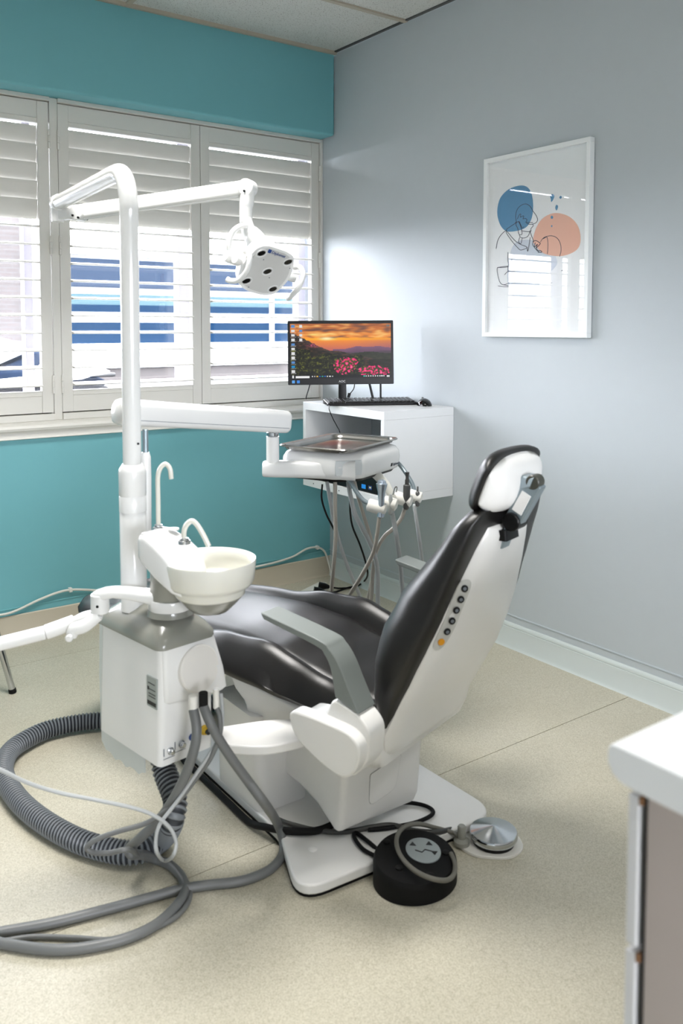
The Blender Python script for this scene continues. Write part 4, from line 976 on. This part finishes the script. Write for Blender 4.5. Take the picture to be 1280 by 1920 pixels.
# keyboard
kA = UZ(613.5, 760, .967); kB = UZ(783, 757.5, .967)
kd = (kB-kA); KL = kd.length; kd.normalize(); kp_ = Vector((-kd.y, kd.x, 0))
ko = Vector((kA.x, kA.y, BZ1+.0005))
kb = thing('keyboard', tuple(ko+kd*KL/2+kp_*.065), 'black keyboard lying in front of the monitor on the wall cube shelf', 'keyboard')
def KP(u, v, h): return ko+kd*u+kp_*v+Vector((0, 0, h))
build('keyboard_body', MB().loft([[KP(0, 0, 0), KP(KL, 0, 0), KP(KL, .135, 0), KP(0, .135, 0)], [KP(.002, -.001, .012), KP(KL-.002, -.001, .012), KP(KL-.002, .135, .020), KP(.002, .135, .020)]]), blackp, kb, bevel=.003)
keys = MB()
for r in range(6):
    n = 20 if r else 6
    u0 = .012
    for k in range(21):
        if r == 0 and 3 < k < 10: continue
        uu = .010+k*(KL-.02)/21; vv = .012+r*.0195; hh = .0125+.008*vv/.135
        keys.loft([[KP(uu, vv, hh), KP(uu+.0165, vv, hh), KP(uu+.0165, vv+.0165, hh+.001), KP(uu, vv+.0165, hh+.001)], [KP(uu+.002, vv+.002, hh+.006), KP(uu+.0145, vv+.002, hh+.006), KP(uu+.0145, vv+.0145, hh+.007), KP(uu+.002, vv+.0145, hh+.007)]])
keys.loft([[KP(.010+4*(KL-.02)/21, .012, .0125), KP(.006+10*(KL-.02)/21, .012, .0125), KP(.006+10*(KL-.02)/21, .0285, .0135), KP(.010+4*(KL-.02)/21, .0285, .0135)], [KP(.012+4*(KL-.02)/21, .014, .0185), KP(.004+10*(KL-.02)/21, .014, .0185), KP(.004+10*(KL-.02)/21, .0265, .0195), KP(.012+4*(KL-.02)/21, .0265, .0195)]])
build('key_caps', keys, mat('key_plastic', (34, 34, 36), .3), kb, kind='stuff')
mpos = UZ(797, 760, .965); 
ms = thing('computer_mouse', (mpos.x, mpos.y, BZ1), 'glossy black mouse at the right end of the keyboard', 'mouse')
secs = []
for k in range(11):
    a = k/10; e = math.sin(PI*min(1, max(0, .02+.96*a)))**.5; hh = .034*e*(1.05-.25*a); w2 = .031*e+.001
    secs.append([Vector((mpos.x, mpos.y, BZ1+.0008))+kd*(w2*math.cos(t))+kp_*(-.035+.10*(1-a))+Vector((0, 0, max(0, hh*math.sin(t)))) for t in [PI*q/12 for q in range(13)]])
build('mouse_shell', MB().loft(secs), blackg, ms, sharp=60)
build('scroll_wheel', MB().cyl(Vector((mpos.x, mpos.y, BZ1+.028))+kp_*.045-kd*.004, Vector((mpos.x, mpos.y, BZ1+.028))+kp_*.045+kd*.004, .007, 12), dgrey, ms)
lead = [KP(.01, .07, .006), KP(-.012, .03, .012), KP(.005, -.012, .004), U(617, 768, 3.60), U(624, 785, 3.62), U(632, 800, 3.66), U(637, 812, 3.72), U(641, 850, 3.80)]
build('keyboard_lead', MB().tube(lead, .0018, 8, 8), blackp, kb)

# ------------------------------------------------------------------ cables and plugs in the corner
def top(name, label, cat, mb, m, group=None, loc=None): 
    zmin = min(v.z for v in mb.v); c = sum((v for v in mb.v), Vector())/len(mb.v)
    return tag(build(name, mb, m, None, loc=(c.x, c.y, zmin)), label, cat, group)
wc = [UY(-60, 1157, -.014), UY(0, 1153, -.014), UY(30, 1145, -.014), UY(70, 1126, -.014), UY(105, 1112, -.014), UY(132, 1106, -.014), UY(165, 1106, -.014), UY(230, 1110, -.014), UY(330, 1105, -.014), UY(420, 1078, -.014), UY(470, 1065, -.014), UY(510, 1056, -.014), UY(548, 1044, -.014), UY(575, 1029, -.014), UY(595, 1026.5, -.014), UY(608, 1034, -.018), UY(616, 1056, -.035), UZ(623, 1085, .008)+Vector((0, 0, 0)), UZ(622, 1100, .006)]
o = top('wall_cable', 'pale cable sagging along the teal wall above the baseboard', 'cable', MB().tube(wc, .0052, 10, 8), wcab)
for k in (5, 14):
    p = wc[k]; build('cable_clip', MB().box(p.x-.007, p.x+.007, p.y-.009, -.0005, p.z-.009, p.z+.009), trimw, o, bevel=.002)
ps = UZ(588, 1106, .02)
pw = thing('power_strip', (ps.x, ps.y, 0), 'white power strip on the floor in the corner behind the seat', 'power strip')
pd = (UZ(602, 1097, .02)-UZ(572, 1112, .02)); pd.z = 0; pd.normalize(); pq = Vector((-pd.y, pd.x, 0))
build('strip_body', MB().loft([[Vector((ps.x, ps.y, .001))+pd*a+pq*b_ for a, b_ in rrect(.20, .055, .012, 4)], [Vector((ps.x, ps.y, .034))+pd*a+pq*b_ for a, b_ in rrect(.19, .045, .012, 4)]]), trimw, pw)
def cable(label, pts, pa, pb, r=.0042):
    o = top('power_cable', label, 'cable', MB().tube(pts, r, 10, 8), blackr, 'black cables under the wall cube shelf')
    mb = MB(); d = (pb-pa).normalized(); q = d.cross(Vector((0, 0, 1))).normalized(); u = q.cross(d)
    mb.loft([[pa+d*0+q*a+u*b_ for a, b_ in rrect(.034, .028, .006, 3)], [pa+d*.03+q*a+u*b_ for a, b_ in rrect(.032, .026, .006, 3)], [pa+d*.055+q*a+u*b_ for a, b_ in rrect(.014, .014, .004, 3)]])
    build('plug', mb, blackp, o)
Wb = .574
p1 = UZ(597, 1097, .04); q1_ = UZ(620, 1101, .03)
cable('black power cable dropping from the left end of the wall cube shelf',
      [U(604, 908, 3.72), U(603, 935, 3.72), U(612, 965, 3.73), U(626, 993, 3.75), U(638, 1025, 3.78), U(652, 1068, 3.82), UZ(664, 1090, .10), UZ(668, 1100, .03), UZ(654, 1102, .006), UZ(635, 1103, .006), q1_, p1+(q1_-p1).normalized()*.05], p1, q1_)
p2 = UZ(588, 1106, .042); q2_ = UZ(612, 1110, .03)
cable('black power cable hanging from the middle of the wall cube shelf',
      [U(657, 912, 3.74), U(656, 950, 3.74), U(660, 985, 3.75), U(674, 1020, 3.78), U(684, 1050, 3.80), U(689, 1075, 3.82), UZ(684, 1088, .05), UZ(671, 1098, .012), UZ(655, 1101, .010), UZ(640, 1106, .006), UZ(628, 1110, .008), q2_, p2+(q2_-p2).normalized()*.05], p2, q2_)

# ------------------------------------------------------------------ framed print
fr = thing('framed_print', (-.012, -1.392, 1.27), 'white framed line drawing with blue and salmon shapes on the grey wall', 'picture')
FY0, FY1, FZ0, FZ1 = -1.658, -1.127, 1.271, 1.995
fwid = .018
for a in (MB().box(-.028, -.002, FY0, FY1, FZ0, FZ0+fwid), MB().box(-.028, -.002, FY0, FY1, FZ1-fwid, FZ1), MB().box(-.028, -.002, FY0, FY0+fwid, FZ0+fwid, FZ1-fwid), MB().box(-.028, -.002, FY1-fwid, FY1, FZ0+fwid, FZ1-fwid)):
    build('frame_rail', a, mat('frame_white', (240, 243, 244), .4), fr, bevel=.0015, segs=2)
build('paper', MB().box(-.014, -.006, FY0+fwid, FY1-fwid, FZ0+fwid, FZ1-fwid), mat('print_paper', (248, 250, 252), .7), fr)
XP = -.0142
def art(px, py): p = UX(900+px/6.095, 340+py/6.095, XP); return (p.y, p.z)
def art2(px, py): p = UX(880+px/4.684, 240+py/4.684, XP); return (p.y, p.z)
def shape(name, pts, m, lvl, parent=fr, fn=art, sub=8):
    P = smooth_poly([fn(*q) for q in pts], sub)
    return build(name, MB().prism(P, XP-.0003*lvl, XP-.0003*lvl+.0008, lambda a, b, c: (c, a, b)), m, parent)
inkb = mat('ink_blue', (84, 146, 188), .7); inks = mat('ink_salmon', (240, 188, 166), .7); inkk = mat('ink_line', (58, 62, 84), .7); inkp = mat('ink_pale', (214, 222, 234), .7)
shape('pale_blob', [(400, 1010), (640, 1010), (770, 1180), (640, 1330), (560, 1510), (400, 1500), (330, 1300)], inkp, .5, fn=art2)
shape('salmon_blob', [(860, 362), (1010, 400), (1110, 500), (1146, 640), (1120, 760), (1020, 830), (880, 855), (720, 820), (620, 720), (606, 650), (650, 510), (730, 410)], inks, 1)
shape('blue_blob', [(440, 50), (530, 62), (585, 140), (604, 290), (580, 440), (500, 540), (330, 575), (250, 530), (205, 430), (196, 320), (230, 190), (320, 95)], inkb, 1)
for pts in ([(825, 145), (846, 165), (838, 200), (812, 236), (808, 205), (800, 165)], [(918, 165), (932, 180), (918, 200), (904, 185)], [(872, 268), (888, 285), (880, 320), (868, 330), (858, 298)], [(820, 392), (834, 408), (826, 428), (808, 424), (806, 404)], [(817, 500), (826, 510), (818, 524), (810, 512)]):
    shape('blue_drop', pts, inkb, 2, sub=5)
def line(pts, fn=art, r=.0011, sub=7):
    return build('ink_line', MB().tube([Vector((XP-.0006,)+fn(*q)) for q in pts], r, 5, sub), inkk, fr)
line([(415, 470), (405, 400), (420, 330), (460, 280), (520, 258), (570, 285), (600, 335), (640, 390), (656, 440), (635, 475), (590, 490), (550, 488), (530, 470), (600, 472)])
line([(425, 430), (450, 380), (465, 378), (460, 410), (490, 395), (498, 402), (490, 428), (520, 425), (535, 440), (520, 470)])
line([(415, 480), (400, 470), (420, 465), (445, 470), (470, 540), (478, 600), (455, 612), (440, 595), (430, 540), (410, 500), (418, 470), (445, 460), (460, 490), (480, 530), (500, 520)])
line([(600, 490), (606, 510), (580, 540), (572, 575), (470, 565)])
line([(572, 560), (560, 600), (540, 632), (500, 648), (460, 638), (448, 615)])
line([(572, 575), (590, 630), (608, 680), (600, 720), (620, 755), (660, 800), (700, 815)])
line([(418, 470), (340, 520), (300, 555), (330, 600), (400, 680), (460, 720), (535, 755), (470, 785), (440, 770), (360, 680), (300, 590), (300, 560), (240, 610), (200, 680), (182, 770)])
line([(450, 640), (440, 690), (465, 712), (480, 650)])
line([(572, 640), (560, 720), (545, 800)]); line([(535, 755), (540, 800)])
line([(600, 690), (635, 678), (670, 695), (686, 715), (640, 760), (655, 720), (620, 750), (630, 700)], r=.0013)
line([(640, 760), (660, 790), (690, 790), (704, 808), (660, 812)])
line([(690, 690), (720, 650), (760, 630), (820, 622), (880, 650), (915, 710), (924, 790), (908, 860)])
line([(740, 645), (765, 640), (775, 730), (768, 830)]); line([(720, 655), (750, 636)], r=.002, sub=1)
line([(318, 810), (316, 900), (322, 970), (250, 985), (198, 990), (200, 1060), (225, 1150), (265, 1182), (330, 1160), (385, 1130)])
line([(340, 975), (358, 890), (380, 930), (398, 948)]); line([(198, 985), (320, 968), (398, 970)]); line([(395, 1028), (318, 1032), (280, 1066)]); line([(205, 1195), (290, 1205), (380, 1195)]); line([(318, 970), (318, 1032)], sub=1)
line([(265, 1182), (320, 1190), (390, 1165), (700, 1168), (820, 1160)])
line([(930, 1020), (970, 1018), (998, 1026)], r=.0015)
build('glazing', MB().box(-.0185, -.0170, FY0+fwid, FY1-fwid, FZ0+fwid, FZ1-fwid), glass_mat('picture_glass'), fr)

# ------------------------------------------------------------------ counter in the right foreground
wk = thing('worktop', (-.95, -3.45, .862), 'white laminate worktop with rounded front edge, right foreground', 'worktop')
prof = [(-3.157, .9), (-3.152, .897), (-3.150, .890), (-3.150, .878), (-3.156, .868), (-3.168, .863), (-3.185, .862), (-3.78, .862), (-3.78, .9)]
build('top_slab', MB().prism(prof, -1.892, -.002, lambda a, b, c: (c, a, b)), lam, wk, bevel=.003, segs=3)
cbt = thing('base_cabinet', (-.95, -3.48, 0), 'grey laminate base cabinet with drawers facing the dental chair, under the white worktop', 'cabinet')
build('carcass', MB().box(-1.882, -.002, -3.77, -3.190, .09, .8615), lamedge, cbt, bevel=.001)
build('plinth', MB().box(-1.86, -.002, -3.77, -3.25, 0, .0898), blackp, cbt)
zs = [.10, .36, .54, .70, .858]
for col in range(3):
    for a, b in zip(zs, zs[1:]):
        dx0 = -1.886+col*.627; dr = build('drawer', MB().box(dx0, dx0+.620, -3.183, -3.171, a+.003, b-.003), mat('drawer_front', (206, 206, 208), .35), cbt, bevel=.002)
        build('handle', MB().tube([(dx0+.25, -3.172, b-.04), (dx0+.25, -3.156, b-.04), (dx0+.37, -3.156, b-.04), (dx0+.37, -3.172, b-.04)], .004, 8, 1), steel, dr)
        build('raw_edge', MB().box(dx0+.0, dx0+.01, -3.1865, -3.1832, b-.010, b-.002), wood, dr)
build('edge_gap', MB().box(-1.8825, -.01, -3.1900, -3.1868, .095, .858), dark_gap, cbt)
build('chipped_edge', MB().box(-1.8868, -1.876, -3.182, -3.1705, .532, .545), mat('raw_board', (222, 210, 186), .7), cbt)

# ------------------------------------------------------------------ foot controls
fcp = Vector((-1.294, -2.180, 0))
fk = thing('foot_switch', fcp, 'black round chair foot switch with silver symbol disc, in front of the base plate', 'foot switch')
tl = Matrix.Translation(fcp)
build('housing', MB(tl).loft([[(x, y, z+dz*(y/.1)) for x, y in smooth_poly([(.105*s_*math.cos(a), .092*s_*math.sin(a)) for a in [2*PI*k/16 for k in range(16)]], 3)] for s_, z, dz in [(1.0, .001, 0), (1.0, .006, 0), (1.0, .044, .012), (.985, .052, .013), (.95, .0575, .013), (.2, .0595, .013)]]), blackr, fk, sharp=50)
def FT(x, y, h): return fcp+Vector((x, y, .0595+h+.013*(y/.1)))
disc = build('symbol_disc', MB().loft([[FT(.027+.042*s_*math.cos(a), .002+.042*s_*math.sin(a), h) for a in [2*PI*k/32 for k in range(32)]] for s_, h in [(1, -.004), (1, .0018), (.96, .0026)]]), mat('disc_grey', (150, 158, 160), .4), fk)
def poly_on(pts, m=blacki):
    return build('symbol', MB().loft([[FT(x, y, .0024) for x, y in pts], [FT(x, y, .0034) for x, y in pts]]), m, disc)
rr_ = math.radians(-36); 
def R2(x, y): return (.027+x*math.cos(rr_)-y*math.sin(rr_), .002+x*math.sin(rr_)+y*math.cos(rr_))
for cx_, cy_, s_ in ((-.024, .016, 1), (.016, .022, 1), (.026, -.008, -1)):
    poly_on([R2(cx_-.008, cy_-.005*s_), R2(cx_+.008, cy_-.005*s_), R2(cx_, cy_+.008*s_)])
zz = [R2(-.020, -.004), R2(-.004, -.010), R2(.004, .000), R2(.020, -.004)]
build('symbol', MB().tube([FT(x, y, .003) for x, y in zz], .0015, 6, 1), blacki, disc)
for x, y in ((-.060, -.012), (-.012, -.066), (.070, -.030), (-.03, .07)):
    build('rivet', MB().lathe([(.009, -.004), (.009, .0015), (.006, .003)], FT(x, y, 0), (0, 0, 1), 16), blackr, fk)
fp = Vector((-1.043, -2.192, 0))
fo = thing('foot_pedal', fp, 'chrome disc foot pedal on a white base, right of the black foot switch', 'foot pedal')
mb = MB()
bp = [fp+Vector((.075*math.cos(a)+.002, .070*math.sin(a), 0)) for a in [2*PI*k/36 for k in range(36)]]
hull = round_poly([(-.085, .035), (-.055, .070), (.0, .078), (.060, .050), (.078, -.010), (.045, -.066), (-.015, -.072), (-.078, -.015)], .04, 6)
build('base', MB(Matrix.Translation(fp)).prism(hull, 0, .008), trimw, fo, bevel=.002)
build('disc_skirt', MB().lathe([(.052, .008), (.052, .022)], fp, (0, 0, 1), 40), blackp, fo)
build('chrome_disc', MB().lathe([(.058, .020), (.0605, .024), (.0605, .034), (.058, .038), (.054, .039), (.006, .050), (.002, .051)], fp, (0, 0, 1), 56), chrome, fo, sharp=35)
hs_ = fp+Vector((-.072, .040, 0))
build('hose_port', MB().lathe([(.020, .008), (.020, .018), (.011, .024), (.011, .052), (.008, .056)], hs_, (0, 0, 1), 20), greyp, fo)

def fz_(l, z): return [UZ(x, y, z) for x, y in l]
# pedal hose looping over the foot switch, and the switch's black cable
ph = [hs_+Vector((-.008, .006, .030)), UZ(845, 1560, .030), UZ(812, 1551, .050), UZ(785, 1545, .075), UZ(760, 1549, .085), UZ(745, 1566, .085), UZ(744, 1588, .080), UZ(756, 1612, .076), UZ(780, 1634, .074), UZ(812, 1648, .068), UZ(838, 1650, .055), UZ(851, 1638, .050), UZ(852, 1618, .055), UZ(845, 1600, .060)]
build('pedal_hose', MB().tube(ph, .0055, 10, 8), mat('pedal_hose_grey', (106, 104, 96), .5), fo)
ph = [UZ(846, 1555, .028), UZ(815, 1560, .045), UZ(775, 1557, .045), UZ(735, 1547, .042), UZ(700, 1550, .042), UZ(665, 1557, .042), UZ(630, 1560, .042), UZ(590, 1556, .041), UZ(555, 1548, .041), UZ(525, 1538, .041), UZ(485, 1515, .025), UZ(440, 1480, .010), UZ(405, 1450, .010), UZ(385, 1425, .012)]
build('supply_hose', MB().tube(ph, .0062, 10, 8), mat('pedal_hose_dark', (60, 60, 58), .5), fo)
pk = [FT(-.02, .085, -.03), UZ(715, 1598, .030), UZ(690, 1578, .042), UZ(668, 1562, .041), UZ(664, 1570, .041), UZ(680, 1592, .041), UZ(706, 1606, .038), UZ(720, 1610, .024)]
build('switch_cable', MB().tube(pk, .0052, 10, 8), blackr, fk)
pk = [UZ(690, 1556, .041), UZ(730, 1552, .041), UZ(775, 1543, .041), UZ(803, 1532, .041), UZ(812, 1522, .041), UZ(800, 1512, .041), UZ(775, 1506, .041), UZ(750, 1506, .041), UZ(720, 1515, .041)]
build('switch_cable', MB().tube(pk, .0052, 10, 8), blackr, fk)
pk = [Vector((-1.40, -1.24, .010)), Vector((-1.47, -1.27, .010)), Vector((-1.499, -1.36, .010)), Vector((-1.500, -1.50, .010)), Vector((-1.502, -1.64, .010)), Vector((-1.504, -1.76, .012)), Vector((-1.498, -1.83, .030)), Vector((-1.47, -1.90, .044)), Vector((-1.41, -1.94, .044)), Vector((-1.34, -1.93, .042)), Vector((-1.27, -1.87, .042))]
top('floor_cable', 'black cable on the floor along the left edge of the base plate', 'cable', MB().tube(pk, .009, 10, 8), blackr)

# ------------------------------------------------------------------ hoses of the spittoon unit on the floor
hp0 = UN @ Vector((.055, .085, .304)); 
path = [hp0, hp0+Vector((.0, -.004, -.05)), U(328, 1500, 2.0), U(320, 1545, 1.985)]
path[2].z = max(path[2].z, .17); 
fl_ = [UZ(x, y, .031) for x, y in ((305, 1571), (280, 1590), (245, 1599), (197, 1592), (144, 1575), (87, 1544), (42, 1508), (14, 1470), (6, 1440), (18, 1410), (47, 1388), (90, 1368), (144, 1356), (190, 1351), (250, 1347), (310, 1345), (350, 1346))]+[Vector((-1.28, -1.10, .031)), Vector((-1.17, -1.17, .033)), Vector((-1.14, -1.27, .04))]
cp = catmull(path+fl_, 10)
# resample evenly, then ring it
L = [0]
for a, b in zip(cp, cp[1:]): L.append(L[-1]+(b-a).length)
tot = L[-1]; step = .0028; P = []; j = 0; n = int(tot/step)
for i in range(n):
    s = i*step
    while L[j+1] < s: j += 1
    P.append(cp[j].lerp(cp[j+1], (s-L[j])/max(1e-9, L[j+1]-L[j])))
secs = []; prev = None
for i, p in enumerate(P):
    t = (P[min(i+2, n-1)]-P[max(i-2, 0)]).normalized()
    nx = (t.cross(Vector((1, .1, 0))) if prev is None else prev-t*prev.dot(t)).normalized(); prev = nx; ny = t.cross(nx)
    r = (.0228, .0262, .0288, .0262)[i % 4]
    secs.append([p+nx*(r*math.cos(2*PI*k/20))+ny*(r*math.sin(2*PI*k/20)) for k in range(20)])
sh_ = thing('suction_hose', (P[n//2].x, P[n//2].y, 0), 'thick grey corrugated suction hose looping on the floor from under the spittoon unit', 'hose')
ct = build('corrugated_tube', MB().loft(secs), corr, sh_, sharp=60)
ct.data.materials.append(mat('hose_rib_highlight', (116, 121, 126), .36))  # lighter rib colour paints in the highlights along the ridges
ct.data.polygons.foreach_set('material_index', [1 if (f//20) % 4 in (1, 2) and f < 20*(len(secs)-1) else 0 for f in range(len(ct.data.polygons))])
build('hose_cuff', MB().lathe([(.030, -.03), (.034, -.028), (.034, 0), (.030, .002)], hp0, (0, 0, 1), 28), dgrey, sh_)
HG = 'grey hoses under the spittoon unit'
def fh(label, pts, r, m, nm='unit_hose'): return top(nm, label, 'hose', MB().tube(pts, r, 12, 9), m)
fh('grey hose from the white stub, curling round and off at the lower left', [stubs['a'], U(368, 1360, 1.915), U(367, 1390, 1.91), U(356, 1430, 1.91), U(335, 1480, 1.925), U(300, 1535, 1.95), U(262, 1572, 1.96), UZ(243, 1590, .09), UZ(246, 1602, .075), UZ(268, 1603, .045)]+fz_([(292, 1611), (318, 1622), (340, 1644), (346, 1672), (324, 1706), (280, 1741), (210, 1767), (109, 1781), (0, 1768), (-80, 1750)], .0115)+[Vector((-2.55, -1.60, .0115)), Vector((-3.1, -1.45, .0115)), Vector((-3.7, -1.55, .0115))], .0112, hoseg)
fh('grey hose from the black stub, sweeping past the white base plate', [stubs['b'], U(392, 1350, 1.915), U(410, 1385, 1.92), U(436, 1425, 1.93), U(465, 1465, 1.94), U(497, 1508, 1.945), UZ(518, 1540, .075), UZ(529, 1570, .030)]+fz_([(530, 1600), (510, 1627), (475, 1645), (440, 1654), (385, 1660), (330, 1670), (200, 1705), (100, 1730), (0, 1748), (-80, 1762)], .0115)+[Vector((-2.55, -1.75, .0115)), Vector((-3.1, -1.7, .0115)), Vector((-3.7, -1.8, .0115))], .0110, hoseg)
fh('thin grey hose drooping and looping over the corrugated hose', [stubs['c'], U(412, 1345, 1.92), U(411, 1380, 1.92), U(395, 1420, 1.92), U(370, 1455, 1.93), U(340, 1495, 1.93), U(305, 1525, 1.93), U(270, 1545, 1.93), U(225, 1558, 1.92), U(185, 1572, 1.915), U(163, 1588, 1.915), U(175, 1598, 1.915), U(205, 1599, 1.91), U(240, 1593, 1.91), UZ(262, 1604, .05)]+fz_([(290, 1614), (320, 1624), (345, 1646), (356, 1672), (350, 1696), (325, 1722), (270, 1748), (205, 1762), (140, 1759), (60, 1757), (0, 1766), (-80, 1780)], .007)+[Vector((-2.55, -1.95, .006)), Vector((-3.1, -2.0, .006)), Vector((-3.7, -1.95, .006))], .0058, hoseg)
fh('thin pale tube running in from the left edge above the corrugated hose', [Vector((-3.4, -1.7, .006)), Vector((-2.9, -1.72, .006)), U(-250, 1360, 1.72), U(-60, 1420, 1.75), U(0, 1443, 1.78), U(50, 1467, 1.81), U(110, 1486, 1.84), U(180, 1500, 1.86), U(250, 1515, 1.88), U(290, 1530, 1.89), U(318, 1552, 1.90), U(330, 1580, 1.90), U(324, 1605, 1.895), UZ(308, 1614, .045), U(295, 1600, 1.895), U(292, 1575, 1.895), U(300, 1545, 1.90), U(330, 1505, 1.915), U(365, 1455, 1.92), U(392, 1415, 1.92), U(412, 1380, 1.93), U(417, 1340, 1.94), U(414, 1300, 1.95)], .0042, hosel)

# ------------------------------------------------------------------ visitor chair at the left edge
vc = thing('visitor_chair', (-2.0, -.45, 0), 'chrome-legged visitor chair, only one tapering leg showing at the left edge', 'chair')
seat_c = Vector((-2.10, -.42, .45))
for (fx, fy, tx, ty) in ((-1.776, -.545, -1.872, -.52), (-1.79, -.12, -1.872, -.2), (-2.43, -.58, -2.32, -.55), (-2.43, -.15, -2.32, -.2)):
    lg = build('leg', MB().tube([(fx, fy, .004), (tx, ty, .445)], lambda t: .011+.003*t, 16, 1), chrome, vc)
    build('leg_tip', MB().cyl((fx, fy, 0), (fx-.003, fy, .016), .0135, 16), blackr, lg)
build('seat', MB().loft([[(seat_c.x+x, seat_c.y+y, z) for x, y in rrect(.44*k, .42*k, .05, 5)] for k, z in ((.95, .44), (1, .455), (1, .475), (.95, .49))]), leather, vc)
build('backrest', MB().loft([[(seat_c.x+x, -.17+.0+dy, .62+z) for x, z in rrect(.42, .34, .06, 5, 0, .12)] for dy in (0, .03)]), leather, vc, bevel=.006)
for x in (-2.3, -1.9): build('back_post', MB().tube([(x, -.2, .44), (x, -.15, .6), (x, -.13, .85)], .010, 12, 4), chrome, vc)
